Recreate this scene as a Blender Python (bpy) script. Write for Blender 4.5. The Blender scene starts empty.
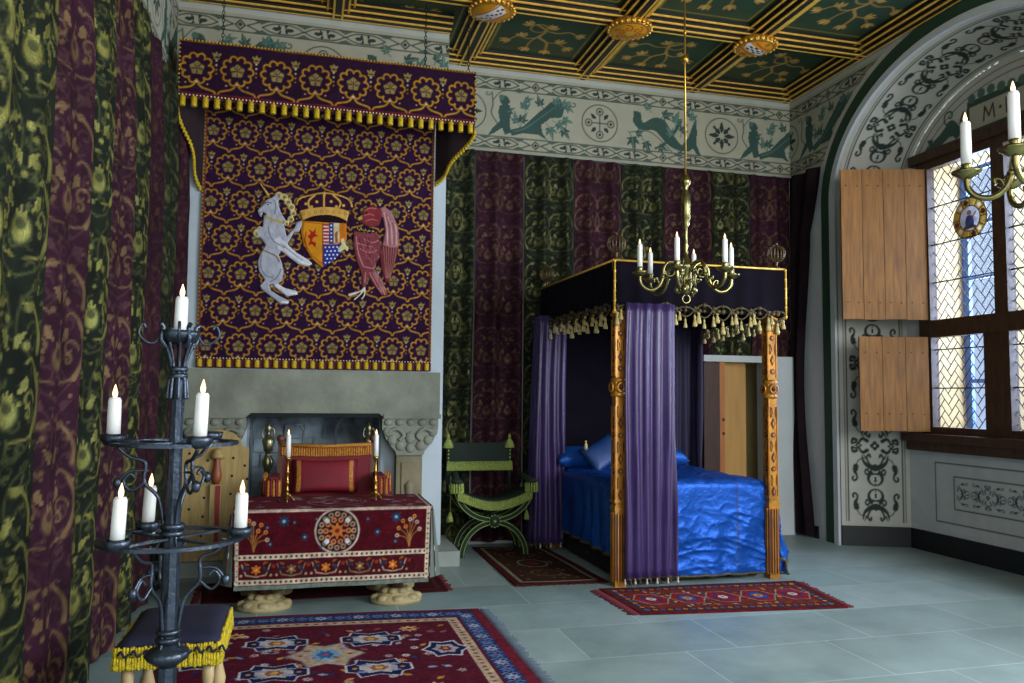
import bpy, math, random
import numpy as np
from math import sin, cos, pi, radians
from mathutils import Vector, Matrix
random.seed(7)
rng = np.random.default_rng(5)
SC = bpy.context.scene
COL = SC.collection

# ------------------------------------------------------------------ colour
def lin(c):
    if isinstance(c, str):
        c = c.lstrip('#'); c = [int(c[i:i+2], 16)/255 for i in (0, 2, 4)]
    return tuple((x/12.92 if x <= .04045 else ((x+.055)/1.055)**2.4) for x in c)

# ------------------------------------------------------------------ materials
MATS = {}
def mat(name, col='#808080', rough=.6, metal=0., sheen=0., bump=0., bscale=40., var=0., vscale=6., emit=None, estr=0., spec=.5, sss=0., stretch=None, coat=0.):
    if name in MATS: return MATS[name]
    m = bpy.data.materials.new(name); m.use_nodes = True
    nt = m.node_tree; N = nt.nodes; L = nt.links; b = N['Principled BSDF']
    b.inputs['Base Color'].default_value = (*lin(col), 1)
    b.inputs['Roughness'].default_value = rough; b.inputs['Metallic'].default_value = metal
    b.inputs['Sheen Weight'].default_value = sheen; b.inputs['Specular IOR Level'].default_value = spec
    b.inputs['Subsurface Weight'].default_value = sss; b.inputs['Coat Weight'].default_value = coat
    if emit:
        b.inputs['Emission Color'].default_value = (*lin(emit), 1); b.inputs['Emission Strength'].default_value = estr
    if var or bump:
        tc = N.new('ShaderNodeTexCoord'); mp = N.new('ShaderNodeMapping'); L.new(tc.outputs['Object'], mp.inputs['Vector'])
        if stretch: mp.inputs['Scale'].default_value = stretch
        if var:
            nz = N.new('ShaderNodeTexNoise'); nz.inputs['Scale'].default_value = vscale; nz.inputs['Detail'].default_value = 5
            L.new(mp.outputs['Vector'], nz.inputs['Vector'])
            rp = N.new('ShaderNodeValToRGB'); c = lin(col)
            rp.color_ramp.elements[0].position = .3; rp.color_ramp.elements[1].position = .7
            rp.color_ramp.elements[0].color = (*[x*(1-var) for x in c], 1); rp.color_ramp.elements[1].color = (*[min(1, x*(1+var)) for x in c], 1)
            L.new(nz.outputs['Fac'], rp.inputs['Fac']); L.new(rp.outputs['Color'], b.inputs['Base Color'])
        if bump:
            n2 = N.new('ShaderNodeTexNoise'); n2.inputs['Scale'].default_value = bscale; n2.inputs['Detail'].default_value = 4
            L.new(mp.outputs['Vector'], n2.inputs['Vector'])
            bp = N.new('ShaderNodeBump'); bp.inputs['Strength'].default_value = bump; bp.inputs['Distance'].default_value = .01
            L.new(n2.outputs['Fac'], bp.inputs['Height']); L.new(bp.outputs['Normal'], b.inputs['Normal'])
    MATS[name] = m
    return m

def woven(name, rough=.8, sheen=0., bump=.15, bscale=250., grough=.35, gmetal=.6, var=.25, vscale=9., spec=.4):
    """cloth or paint whose woven/painted pattern sits in the mesh's colour attribute; its alpha marks metal thread or gilding"""
    if name in MATS: return MATS[name]
    m = bpy.data.materials.new(name); m.use_nodes = True
    nt = m.node_tree; N = nt.nodes; L = nt.links; b = N['Principled BSDF']
    at = N.new('ShaderNodeAttribute'); at.attribute_name = 'Col'
    tc = N.new('ShaderNodeTexCoord')
    nz = N.new('ShaderNodeTexNoise'); nz.inputs['Scale'].default_value = vscale; nz.inputs['Detail'].default_value = 6
    L.new(tc.outputs['Object'], nz.inputs['Vector'])
    mr = N.new('ShaderNodeMapRange'); mr.inputs[1].default_value = .25; mr.inputs[2].default_value = .75
    mr.inputs[3].default_value = 1-var; mr.inputs[4].default_value = 1+var*.6
    L.new(nz.outputs['Fac'], mr.inputs[0])
    mx = N.new('ShaderNodeVectorMath'); mx.operation = 'SCALE'
    L.new(at.outputs['Color'], mx.inputs[0]); L.new(mr.outputs[0], mx.inputs['Scale']); L.new(mx.outputs[0], b.inputs['Base Color'])
    r = N.new('ShaderNodeMapRange'); r.inputs[3].default_value = rough; r.inputs[4].default_value = grough
    L.new(at.outputs['Alpha'], r.inputs[0]); L.new(r.outputs[0], b.inputs['Roughness'])
    g = N.new('ShaderNodeMath'); g.operation = 'MULTIPLY'; g.inputs[1].default_value = gmetal
    L.new(at.outputs['Alpha'], g.inputs[0]); L.new(g.outputs[0], b.inputs['Metallic'])
    b.inputs['Sheen Weight'].default_value = sheen; b.inputs['Specular IOR Level'].default_value = spec
    if bump:
        n2 = N.new('ShaderNodeTexNoise'); n2.inputs['Scale'].default_value = bscale; n2.inputs['Detail'].default_value = 3
        L.new(tc.outputs['Object'], n2.inputs['Vector'])
        bp = N.new('ShaderNodeBump'); bp.inputs['Strength'].default_value = bump; bp.inputs['Distance'].default_value = .01
        L.new(n2.outputs['Fac'], bp.inputs['Height']); L.new(bp.outputs['Normal'], b.inputs['Normal'])
    MATS[name] = m
    return m

# ------------------------------------------------------------------ objects
def tag(o, label=None, cat=None, group=None, kind=None):
    if label: o['label'] = label
    if cat: o['category'] = cat
    if group: o['group'] = group
    if kind: o['kind'] = kind
    return o
def empty(name, loc, label, cat, group=None, rz=0):
    o = bpy.data.objects.new(name, None); COL.objects.link(o); o.location = loc; o.rotation_euler[2] = rz
    o.empty_display_size = .1
    o['origin'] = tuple(loc); del o['origin']
    return tag(o, label, cat, group)
def wloc(o):
    v = Vector((0, 0, 0))
    while o is not None:
        v = v + o.location; o = o.parent
    return v
def link(me, name, mats, parent, local=False):
    for m in mats: me.materials.append(m)
    o = bpy.data.objects.new(name, me); COL.objects.link(o)
    n = len(me.vertices); co = np.empty(n*3, np.float32); me.vertices.foreach_get('co', co); co = co.reshape(-1, 3)
    if parent is not None:
        o.parent = parent
        off = np.zeros(3) if local else np.array(wloc(parent))
    else:
        lo, hi = co.min(0), co.max(0); off = np.array([(lo[0]+hi[0])/2, (lo[1]+hi[1])/2, lo[2]])
        o.location = [float(a) for a in off]
    co = co-off; me.vertices.foreach_set('co', co.astype(np.float32).ravel()); me.update()
    return o
def copy_tree(o, parent=None):
    c = o.copy(); COL.objects.link(c)
    if parent is not None: c.parent = parent
    for ch in list(o.children): copy_tree(ch, c)
    return c

class MB:
    def __init__(s): s.v = []; s.f = []; s.m = []; s.s = []
    def add(s, vs, fs, m=0, sm=False, T=None):
        k = len(s.v)
        if T is not None: vs = [tuple(T @ Vector(v)) for v in vs]
        s.v += [tuple(v) for v in vs]; s.f += [tuple(i+k for i in f) for f in fs]; s.m += [m]*len(fs); s.s += [sm]*len(fs)
        return s
    def bx(s, x0, y0, z0, x1, y1, z1, m=0, T=None):
        vs = [(x, y, z) for z in (z0, z1) for y in (y0, y1) for x in (x0, x1)]
        return s.add(vs, [(0, 2, 3, 1), (4, 5, 7, 6), (0, 1, 5, 4), (2, 6, 7, 3), (0, 4, 6, 2), (1, 3, 7, 5)], m, False, T)
    def bc(s, c, d, m=0, rz=0, T=None):
        R = Matrix.Translation(c) @ Matrix.Rotation(rz, 4, 'Z')
        if T is not None: R = T @ R
        return s.bx(-d[0]/2, -d[1]/2, -d[2]/2, d[0]/2, d[1]/2, d[2]/2, m, R)
    def lathe(s, prof, c=(0, 0, 0), seg=16, m=0, sm=True, T=None):
        vs = []; fs = []
        for r, z in prof:
            for i in range(seg):
                a = 2*pi*i/seg; vs.append((c[0]+r*cos(a), c[1]+r*sin(a), c[2]+z))
        for k in range(len(prof)-1):
            for i in range(seg):
                j = (i+1) % seg; fs.append((k*seg+i, k*seg+j, (k+1)*seg+j, (k+1)*seg+i))
        s.add(vs, fs, m, sm, T)
        n = len(prof)-1
        s.add([vs[i] for i in range(seg)], [tuple(range(seg))[::-1]], m, False, T)
        s.add([vs[n*seg+i] for i in range(seg)], [tuple(range(seg))], m, False, T)
        return s
    def tube(s, path, r, seg=8, m=0, closed=False, T=None, flat=1.):
        P = [Vector(p) for p in path]; n = len(P); rr = r if hasattr(r, '__len__') else [r]*n
        vs = []; fs = []; up = None
        for i in range(n):
            if closed: t = P[(i+1) % n]-P[i-1]
            else: t = P[min(i+1, n-1)]-P[max(i-1, 0)]
            t.normalize()
            if up is None:
                up = Vector((0, 0, 1)) if abs(t.z) < .9 else Vector((1, 0, 0))
            up = (up-t*up.dot(t)); 
            if up.length < 1e-6: up = t.orthogonal()
            up.normalize(); sd = t.cross(up)
            for k in range(seg):
                a = 2*pi*k/seg; vs.append(tuple(P[i]+sd*(rr[i]*cos(a))+up*(rr[i]*flat*sin(a))))
        q = n if closed else n-1
        for i in range(q):
            i2 = (i+1) % n
            for k in range(seg):
                k2 = (k+1) % seg; fs.append((i*seg+k, i*seg+k2, i2*seg+k2, i2*seg+k))
        s.add(vs, fs, m, True, T)
        if not closed:
            s.add(vs[:seg], [tuple(range(seg))[::-1]], m, False, T); s.add(vs[-seg:], [tuple(range(seg))], m, False, T)
        return s
    def sweep(s, path, w, h, nrm=(0, 1, 0), m=0, closed=False, T=None):
        """rectangular bar: w across nrm-direction, h in the path's own plane"""
        P = [Vector(p) for p in path]; n = len(P); N_ = Vector(nrm).normalized(); vs = []; fs = []
        for i in range(n):
            t = (P[(i+1) % n]-P[i-1]) if closed else (P[min(i+1, n-1)]-P[max(i-1, 0)])
            t.normalize(); sd = t.cross(N_).normalized()
            for a, b in ((-1, -1), (1, -1), (1, 1), (-1, 1)): vs.append(tuple(P[i]+N_*(a*w/2)+sd*(b*h/2)))
        q = n if closed else n-1
        for i in range(q):
            i2 = (i+1) % n
            for k in range(4):
                k2 = (k+1) % 4; fs.append((i*4+k, i*4+k2, i2*4+k2, i2*4+k))
        if not closed: fs += [(3, 2, 1, 0), tuple((n-1)*4+k for k in range(4))]
        return s.add(vs, fs, m, False, T)
    def sph(s, c, r, m=0, sc=(1, 1, 1), seg=12, T=None):
        ng = max(4, seg//2); vs = []; fs = []
        for i in range(ng+1):
            t = pi*i/ng
            for k in range(seg):
                a = 2*pi*k/seg; vs.append((c[0]+r*sc[0]*sin(t)*cos(a), c[1]+r*sc[1]*sin(t)*sin(a), c[2]-r*sc[2]*cos(t)))
        for i in range(ng):
            for k in range(seg):
                k2 = (k+1) % seg; fs.append((i*seg+k, i*seg+k2, (i+1)*seg+k2, (i+1)*seg+k))
        return s.add(vs, fs, m, True, T)
    def prism(s, poly, z0, z1, m=0, T=None, sm=False):
        n = len(poly); vs = [(x, y, z0) for x, y in poly]+[(x, y, z1) for x, y in poly]
        fs = [tuple(range(n))[::-1], tuple(range(n, 2*n))]+[(i, (i+1) % n, n+(i+1) % n, n+i) for i in range(n)]
        return s.add(vs, fs, m, sm, T)
    def build(s, name, mats, parent=None, local=False, recalc=True):
        me = bpy.data.meshes.new(name); me.from_pydata(s.v, [], s.f)
        me.polygons.foreach_set('material_index', s.m); me.polygons.foreach_set('use_smooth', s.s)
        if recalc:
            import bmesh
            bm = bmesh.new(); bm.from_mesh(me); bmesh.ops.remove_doubles(bm, verts=bm.verts, dist=1e-5)
            bmesh.ops.recalc_face_normals(bm, faces=bm.faces)
            bm.to_mesh(me); bm.free()
        me.update()
        return link(me, name, mats if isinstance(mats, (list, tuple)) else [mats], parent, local)

# ------------------------------------------------------------------ woven / painted patterns
class Cv:
    """a pattern laid out in metres (x to the right, y up), later carried by a mesh grid's colour attribute"""
    def __init__(s, w, h, res, bg, a=0.):
        s.w, s.h = w, h; s.nx = max(3, int(w/res)+1); s.ny = max(3, int(h/res)+1); s.res = max(w/(s.nx-1), h/(s.ny-1))
        s.x = np.linspace(0, w, s.nx); s.y = np.linspace(0, h, s.ny)
        s.c = np.empty((s.ny, s.nx, 4)); s.c[..., :3] = lin(bg); s.c[..., 3] = a
        s.k = np.zeros((s.ny, s.nx))
        s.wk = 1.; s.ox = s.oy = 0.; s.sx = s.sy = 1.; s.rot = 0.
    def at(s, ox=0, oy=0, sx=1, sy=None, rot=0):
        s.ox, s.oy, s.sx, s.sy, s.rot = ox, oy, sx, (abs(sx) if sy is None else sy), rot; return s
    def tr(s, pts):
        c_, s_ = cos(s.rot), sin(s.rot)
        return [(s.ox+c_*x*s.sx-s_*y*s.sy, s.oy+s_*x*s.sx+c_*y*s.sy) for x, y in pts]
    def win(s, x0, y0, x1, y1):
        i0 = max(0, int(np.searchsorted(s.x, x0))-1); i1 = min(s.nx, int(np.searchsorted(s.x, x1))+2)
        j0 = max(0, int(np.searchsorted(s.y, y0))-1); j1 = min(s.ny, int(np.searchsorted(s.y, y1))+2)
        if i0 >= i1 or j0 >= j1: return None
        X, Y = np.meshgrid(s.x[i0:i1], s.y[j0:j1]); return (slice(j0, j1), slice(i0, i1)), X, Y
    def mix(s, sl, al, col, a):
        c = lin(col) if isinstance(col, str) else col
        al = al[..., None]; s.c[sl] = s.c[sl]*(1-al)+np.array([*c, a])*al
        s.k[sl] = np.maximum(s.k[sl], al[..., 0])
    def disc(s, x, y, r, col, a=0., ry=None):
        (x, y), = s.tr([(x, y)]); r = r*abs(s.sx); ry = r if ry is None else ry*abs(s.sy)
        w = s.win(x-r-s.res, y-ry-s.res, x+r+s.res, y+ry+s.res)
        if w is None: return
        sl, X, Y = w; d = (np.hypot((X-x)/r, (Y-y)/ry)-1)*min(r, ry)
        s.mix(sl, np.clip(.5-d/s.res, 0, 1), col, a)
    def ring(s, x, y, r, wd, col, a=0., n=40):
        s.line([(x+r*cos(2*pi*i/n), y+r*sin(2*pi*i/n)) for i in range(n+1)], wd, col, a)
    def line(s, pts, wd, col, a=0., w1=None):
        pts = s.tr(pts); q = abs(s.sx)*s.wk; n = len(pts)-1
        w1 = wd if w1 is None else w1
        x0 = min(p[0] for p in pts); x1 = max(p[0] for p in pts); y0 = min(p[1] for p in pts); y1 = max(p[1] for p in pts)
        g = max(wd, w1)*q+s.res
        w = s.win(x0-g, y0-g, x1+g, y1+g)
        if w is None: return
        sl, X, Y = w; D = np.full(X.shape, 9.)
        for i in range(n):
            (ax, ay), (bx_, by) = pts[i], pts[i+1]; dx, dy = bx_-ax, by-ay; l2 = dx*dx+dy*dy+1e-12
            t = np.clip(((X-ax)*dx+(Y-ay)*dy)/l2, 0, 1)
            ww = (wd+(w1-wd)*(i+t)/n)*q/2
            D = np.minimum(D, np.hypot(X-ax-t*dx, Y-ay-t*dy)-ww)
        s.mix(sl, np.clip(.5-D/s.res, 0, 1), col, a)
    def poly(s, pts, col, a=0.):
        pts = s.tr(pts); x0 = min(p[0] for p in pts); x1 = max(p[0] for p in pts); y0 = min(p[1] for p in pts); y1 = max(p[1] for p in pts)
        w = s.win(x0, y0, x1, y1)
        if w is None: return
        sl, X, Y = w; ins = np.zeros(X.shape, bool); n = len(pts)
        for i in range(n):
            (ax, ay), (bx_, by) = pts[i], pts[(i+1) % n]
            if ay == by: continue
            c = ((ay > Y) != (by > Y)) & (X < (bx_-ax)*(Y-ay)/(by-ay)+ax); ins ^= c
        s.mix(sl, ins.astype(float), col, a)
    def rect(s, x0, y0, x1, y1, col, a=0.): s.poly([(x0, y0), (x1, y0), (x1, y1), (x0, y1)], col, a)
    def frame(s, x0, y0, x1, y1, wd, col, a=0.): s.line([(x0, y0), (x1, y0), (x1, y1), (x0, y1), (x0, y0)], wd, col, a)
    def leaf(s, x, y, ang, L, W, col, a=0., bend=.25):
        pts = []; 
        for i in range(9):
            t = i/8; pts.append((t, sin(pi*t**.8)*.5+bend*sin(pi*t)))
        for i in range(7, 0, -1):
            t = i/8; pts.append((t, -sin(pi*t**.8)*.5+bend*sin(pi*t)))
        c_, s_ = cos(ang), sin(ang)
        s.poly([(x+c_*px*L-s_*py*W, y+s_*px*L+c_*py*W) for px, py in pts], col, a)
    def spiral(s, x, y, r, a0, turns, wd, col, a=0., w1=None, n=22, end=.15):
        """a scroll that starts on the circle and curls into its centre"""
        s.line([(x+r*(1-(1-end)*i/n)*cos(a0+turns*2*pi*i/n), y+r*(1-(1-end)*i/n)*sin(a0+turns*2*pi*i/n)) for i in range(n+1)], wd, col, a, w1)
def spline(pts, n=6):
    out = []; P = [pts[0]]+list(pts)+[pts[-1]]
    for i in range(1, len(P)-2):
        for k in range(n):
            t = k/n; a, b, c, d = P[i-1], P[i], P[i+1], P[i+2]
            out.append(tuple(.5*((2*b[j])+(-a[j]+c[j])*t+(2*a[j]-5*b[j]+4*c[j]-d[j])*t*t+(-a[j]+3*b[j]-3*c[j]+d[j])*t**3) for j in range(len(b))))
    out.append(tuple(pts[-1])); return out

def vnoise(x, y, seed=0):
    x = np.asarray(x, float); y = np.asarray(y, float)
    r = np.random.default_rng(seed).random((64, 64))
    xi = np.floor(x).astype(int); yi = np.floor(y).astype(int); fx = x-xi; fy = y-yi
    fx = fx*fx*(3-2*fx); fy = fy*fy*(3-2*fy)
    g = lambda a, b: r[a % 64, b % 64]
    return (g(xi, yi)*(1-fx)*(1-fy)+g(xi+1, yi)*fx*(1-fy)+g(xi, yi+1)*(1-fx)*fy+g(xi+1, yi+1)*fx*fy)*2-1

def sheet(name, cv, fn, m, parent=None, keep=None, thick=0., flip=False, kind=None):
    """mesh grid with the pattern as colours; fn maps arrays (x, y) in metres to world (X, Y, Z)"""
    U, V = np.meshgrid(cv.x, cv.y); X, Y, Z = fn(U, V)
    co = np.stack([np.broadcast_to(X, U.shape), np.broadcast_to(Y, U.shape), np.broadcast_to(Z, U.shape)], -1).reshape(-1, 3)
    ny, nx = U.shape; idx = np.arange(nx*ny).reshape(ny, nx)
    q = np.stack([idx[:-1, :-1], idx[:-1, 1:], idx[1:, 1:], idx[1:, :-1]], -1)
    if keep is not None:
        kk = keep if keep.shape == (ny-1, nx-1) else (keep[:-1, :-1] & keep[1:, 1:] & keep[1:, :-1] & keep[:-1, 1:])
        q = q[kk]
    q = q.reshape(-1, 4)
    if flip: q = q[:, ::-1]
    col = cv.c.reshape(-1, 4)
    used = np.unique(q)
    if len(used) < len(co):
        mp = np.zeros(len(co), int); mp[used] = np.arange(len(used)); co = co[used]; col = col[used]; q = mp[q]
    me = bpy.data.meshes.new(name); me.vertices.add(len(co)); me.vertices.foreach_set('co', co.astype(np.float32).ravel())
    me.loops.add(q.size); me.loops.foreach_set('vertex_index', q.astype(np.int32).ravel())
    me.polygons.add(len(q)); me.polygons.foreach_set('loop_start', np.arange(0, q.size, 4, dtype=np.int32))
    me.polygons.foreach_set('loop_total', np.full(len(q), 4, np.int32))
    me.polygons.foreach_set('use_smooth', np.ones(len(q), bool))
    at = me.color_attributes.new('Col', 'FLOAT_COLOR', 'POINT'); at.data.foreach_set('color', col.astype(np.float32).ravel())
    me.update(calc_edges=True); me.validate()
    o = link(me, name, [m], parent)
    if thick:
        md = o.modifiers.new('thickness', 'SOLIDIFY'); md.thickness = thick; md.offset = -1
    if kind: o['kind'] = kind
    return o
def flatX(x0, z0, y):   # wall facing -Y
    return lambda u, v: (x0+u, y+0*u, z0+v)
# ================================================================== MATERIALS
GREEN = '#2c4034'; INK = '#22302a'
m_paint = woven('painted_plaster', rough=.8, bump=.1, bscale=60, var=.12, vscale=5)
m_hang = woven('damask_velvet', rough=.85, sheen=.0, bump=.35, bscale=110, var=.4, vscale=14, grough=.34, gmetal=.75, spec=.15)
m_tap = woven('embroidered_cloth', rough=.9, sheen=0, bump=.35, bscale=300, var=.25, vscale=12, grough=.42, gmetal=.5, spec=.15)
m_rug = woven('knotted_pile', rough=.95, sheen=0., spec=.1, bump=.5, bscale=350, var=.35, vscale=18, gmetal=0)
m_ceil = woven('painted_ceiling_boards', rough=.55, bump=.1, bscale=60, var=.3, vscale=5, grough=.35, gmetal=.5)
m_white = mat('white_plaster', '#b9c0c0', .85, bump=.15, bscale=30, var=.07, vscale=3)
m_cream = mat('cream_plaster', '#b8b4a2', .85, bump=.15, bscale=30, var=.08, vscale=3)
m_band = mat('green_painted_band', '#1f3f2c', .7, bump=.15, bscale=40, var=.15, vscale=5)
m_skirt = mat('black_skirting_paint', '#0f1416', .55, var=.2, bump=.1)
m_stone = mat('mantel_stone', '#7d8274', .85, bump=.5, bscale=22, var=.3, vscale=3.5)
m_stone2 = mat('dark_firebox_stone', '#8797a0', .9, bump=.9, bscale=14, var=.55, vscale=5)
m_soot = mat('sooty_lintel', '#1b1c1c', .95, bump=.5, var=.4)
m_hearth = mat('hearth_slab_stone', '#8f9890', .8, bump=.3, bscale=25, var=.15, vscale=4)
m_gold = mat('gilding', '#d19a3a', .35, .75, bump=.1, bscale=60, var=.15)
m_goldp = mat('gold_paint', '#e8b84a', .4, .3, var=.2, vscale=20)
m_beam = mat('black_beam_paint', '#1a140e', .5, var=.3, bump=.15)
m_oak = mat('oak_shutter_wood', '#8f5f26', .6, bump=.2, bscale=30, var=.32, vscale=3, stretch=(12, 12, 1.2))
m_oakd = mat('dark_window_oak', '#3f2817', .5, bump=.25, bscale=30, var=.4, vscale=5, stretch=(6, 6, 1.5))
m_iron = mat('wrought_iron', '#454e5a', .34, .85, bump=.35, bscale=50, var=.3, vscale=12)
m_nail = mat('iron_nail', '#1c1a18', .5, .6)
m_lead = mat('lead_came', '#23272b', .5, .5)
m_blue = mat('blue_grey_outer_frame', '#3f69ad', .5, var=.1)
m_out = mat('window_reveal_stone', '#b59d70', .85, bump=.3, var=.12)
m_brass = mat('polished_brass', '#857d4e', .26, .95, bump=.05, bscale=30, var=.15, vscale=10)
m_brassy = mat('yellow_brass', '#b98f3c', .28, .9, var=.2, vscale=20)
m_wax = mat('white_candle_wax', '#e9ebe6', .45, sss=.1, var=.02)
m_flame = mat('flame_glow', '#ffd9a0', .5, emit='#ffc890', estr=2.2)
m_doorw = mat('dark_door_wood', '#3a1f12', .55, bump=.25, bscale=30, var=.35, vscale=4, stretch=(8, 8, 1))
m_tan = mat('tan_panelled_wood', '#b58a4a', .6, bump=.1, var=.12, vscale=3, stretch=(5, 5, .6))  # tan wood tone also carries the doorway's warm light; no lamp there
m_tand = mat('tan_door_edge', '#a4642c', .55, var=.15, stretch=(5, 5, .6), vscale=6)

def floor_mat():
    m = bpy.data.materials.new('stone_flags'); m.use_nodes = True; nt = m.node_tree; N = nt.nodes; L = nt.links; b = N['Principled BSDF']
    tc = N.new('ShaderNodeTexCoord'); mp = N.new('ShaderNodeMapping'); L.new(tc.outputs['Object'], mp.inputs['Vector'])
    mp.inputs['Location'].default_value = (.31, .17, 0)
    br = N.new('ShaderNodeTexBrick'); br.inputs['Scale'].default_value = 1.; br.inputs['Brick Width'].default_value = .95; br.inputs['Row Height'].default_value = .62
    br.inputs['Mortar Size'].default_value = .006; br.inputs['Mortar Smooth'].default_value = .4; br.offset = .37
    br.inputs['Color1'].default_value = (*lin('#7c918f'), 1); br.inputs['Color2'].default_value = (*lin('#90a3a0'), 1); br.inputs['Mortar'].default_value = (*lin('#a3b0ae'), 1)
    L.new(mp.outputs['Vector'], br.inputs['Vector'])
    nz = N.new('ShaderNodeTexNoise'); nz.inputs['Scale'].default_value = 2.4; nz.inputs['Detail'].default_value = 8; nz.inputs['Roughness'].default_value = .65
    L.new(mp.outputs['Vector'], nz.inputs['Vector'])
    mr = N.new('ShaderNodeMapRange'); mr.inputs[1].default_value = .3; mr.inputs[2].default_value = .7; mr.inputs[3].default_value = .78; mr.inputs[4].default_value = 1.14
    L.new(nz.outputs['Fac'], mr.inputs[0]); mx = N.new('ShaderNodeVectorMath'); mx.operation = 'SCALE'
    L.new(br.outputs['Color'], mx.inputs[0]); L.new(mr.outputs[0], mx.inputs['Scale']); L.new(mx.outputs[0], b.inputs['Base Color'])
    r2 = N.new('ShaderNodeMapRange'); r2.inputs[3].default_value = .3; r2.inputs[4].default_value = .6; L.new(nz.outputs['Fac'], r2.inputs[0]); L.new(r2.outputs[0], b.inputs['Roughness'])
    bp = N.new('ShaderNodeBump'); bp.inputs['Strength'].default_value = .25; bp.inputs['Distance'].default_value = .01
    n2 = N.new('ShaderNodeTexNoise'); n2.inputs['Scale'].default_value = 14; n2.inputs['Detail'].default_value = 5; L.new(mp.outputs['Vector'], n2.inputs['Vector'])
    ad = N.new('ShaderNodeMath'); ad.operation = 'SUBTRACT'; L.new(n2.outputs['Fac'], ad.inputs[0]); L.new(br.outputs['Fac'], ad.inputs[1])
    L.new(ad.outputs[0], bp.inputs['Height']); L.new(bp.outputs['Normal'], b.inputs['Normal'])
    return m

# ================================================================== SHELL
XR = 5.43; XL = -1.16; YB = 8.0; ZC = 5.05; ZF = 4.02
S = lambda o: tag(o, kind='structure')
S(MB().bx(-1.6, -1.5, -.2, 7.4, 9.4, 0).build('floor', floor_mat()))
S(MB().bx(-1.6, -1.5, ZC+.004, 7.4, 9.4, ZC+.3).build('ceiling', m_beam))
S(MB().bx(XL-.3, -1.2, 0, XL, YB+.3, ZC).build('wall_left', m_white))
wb = MB(); wb.bx(XL, YB, 0, 4.28, YB+.25, ZC).bx(5.12, YB, 0, 7.0, YB+.25, ZC).bx(4.28, YB, 1.93, 5.12, YB+.25, ZC)
S(wb.build('wall_back', m_white))

# ---- arch of the window recess (right wall)
AYC, AHW, ASP, ARI = 5.6, 1.6, 3.6, 1.16
BHW, BSP, BRI = 1.34, 3.55, 1.04; XB = 6.07
def arch_pts(hw, sp, ri, n=40, z0=0.):
    P = [(AYC+hw, z0)]
    for i in range(n+1):
        a = pi*i/n; P.append((AYC+hw*cos(a), sp+ri*sin(a)))
    P.append((AYC-hw, z0)); return P
TYZ = Matrix(((0, 0, 1, 0), (1, 0, 0, 0), (0, 1, 0, 0), (0, 0, 0, 1)))     # prism (y, z) drawn, extruded along X
poly = [(YB, 0)]+[(YB, ZC), (3.0, ZC), (3.0, 0)]+arch_pts(AHW, ASP, ARI)[::-1]
S(MB().prism(poly, XR, XR+.06, 0, TYZ).build('wall_right', m_white))
def arch_band(o0, o1, x0, x1, m, name):
    A = arch_pts(AHW+o0, ASP, ARI+o0); B = arch_pts(AHW+o1, ASP, ARI+o1); k = MB(); n = len(A)
    vs = [(x0, *p) for p in A]+[(x0, *p) for p in B]+[(x1, *p) for p in A]+[(x1, *p) for p in B]; fs = []
    for i in range(n-1): fs += [(i, i+1, n+i+1, n+i), (2*n+i, 3*n+i, 3*n+i+1, 2*n+i+1), (i, 2*n+i, 2*n+i+1, i+1), (n+i, n+i+1, 3*n+i+1, 3*n+i)]
    fs += [(0, n, 3*n, 2*n), (n-1, 3*n-1, 4*n-1, 2*n-1)]
    k.add(vs, fs, 0, False); return S(k.build(name, m))
arch_band(.075, .215, XR-.018, XR+.01, m_band, 'trim_2')
arch_band(0., .07, XR-.03, XR+.012, m_white, 'trim_1')

# ---- painted scrollwork helpers
def vine_unit(c, col=INK, w=.012):
    """scrollwork about 0.5 wide, 0.86 high, mirrored about (0, 0), with a quatrefoil above it"""
    for v in (-1, 1):
        for sg in (-1, 1):
            T = lambda P: [(sg*a, v*b_) for a, b_ in P]
            c.line(T([(.072*cos(radians(t)), .09+.07*sin(radians(t))) for t in range(-90, 61, 12)]), .01, col, w1=.03)
            c.line(T([(.05*cos(radians(t)), .09+.05*sin(radians(t))) for t in range(60, 130, 12)]), .012, col)
            c.line(T(spline([(.02, .2), (.05, .165), (.09, .13), (.105, .165), (.085, .185), (.07, .165)])), w, col, w1=.016)
            c.line(T(spline([(0, .2), (.06, .215), (.115, .26), (.135, .33)])), .05, col, w1=.008)
            c.line(T(spline([(.03, .2), (.07, .26), (.085, .31), (.06, .34), (.05, .315)])), .014, col, w1=.018)
            c.line(T(spline([(.13, .3), (.175, .27), (.2, .21)])), .008, col)
            c.line(T(spline([(.2, .21), (.21, .16), (.195, .13)])), .042, col, w1=.016)
            c.line(T(spline([(.195, .13), (.19, .09), (.215, .065), (.235, .08), (.23, .105)])), .016, col)
            c.line(T(spline([(.19, .18), (.235, .19)])), .018, col, w1=.004); c.line(T([(.1, .3), (.12, .35)]), .014, col, w1=.004)
        c.poly([(-.016, v*.06), (0, v*.13), (.016, v*.06)], col); c.poly([(-.018, v*.2), (0, v*.26), (.018, v*.2)], col); c.line([(0, v*.02), (0, v*.05)], .008, col)
    for k in range(4): c.disc(.026*cos(k*pi/2), .43+.026*sin(k*pi/2), .023, col)
    c.disc(0, .43, .012, '#b3b2a6')
    for sg in (-1, 1):
        for v in (-1, 1):
            T = lambda P: [(sg*a, .43+v*b_) for a, b_ in P]
            c.line(T(spline([(.08, .05), (.13, .07), (.17, .02), (.2, .0)])), .03, col, w1=.008)
            c.line(T(spline([(.14, .0), (.19, .03), (.235, .02), (.225, .065), (.19, .055)])), .01, col, w1=.026)
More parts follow.
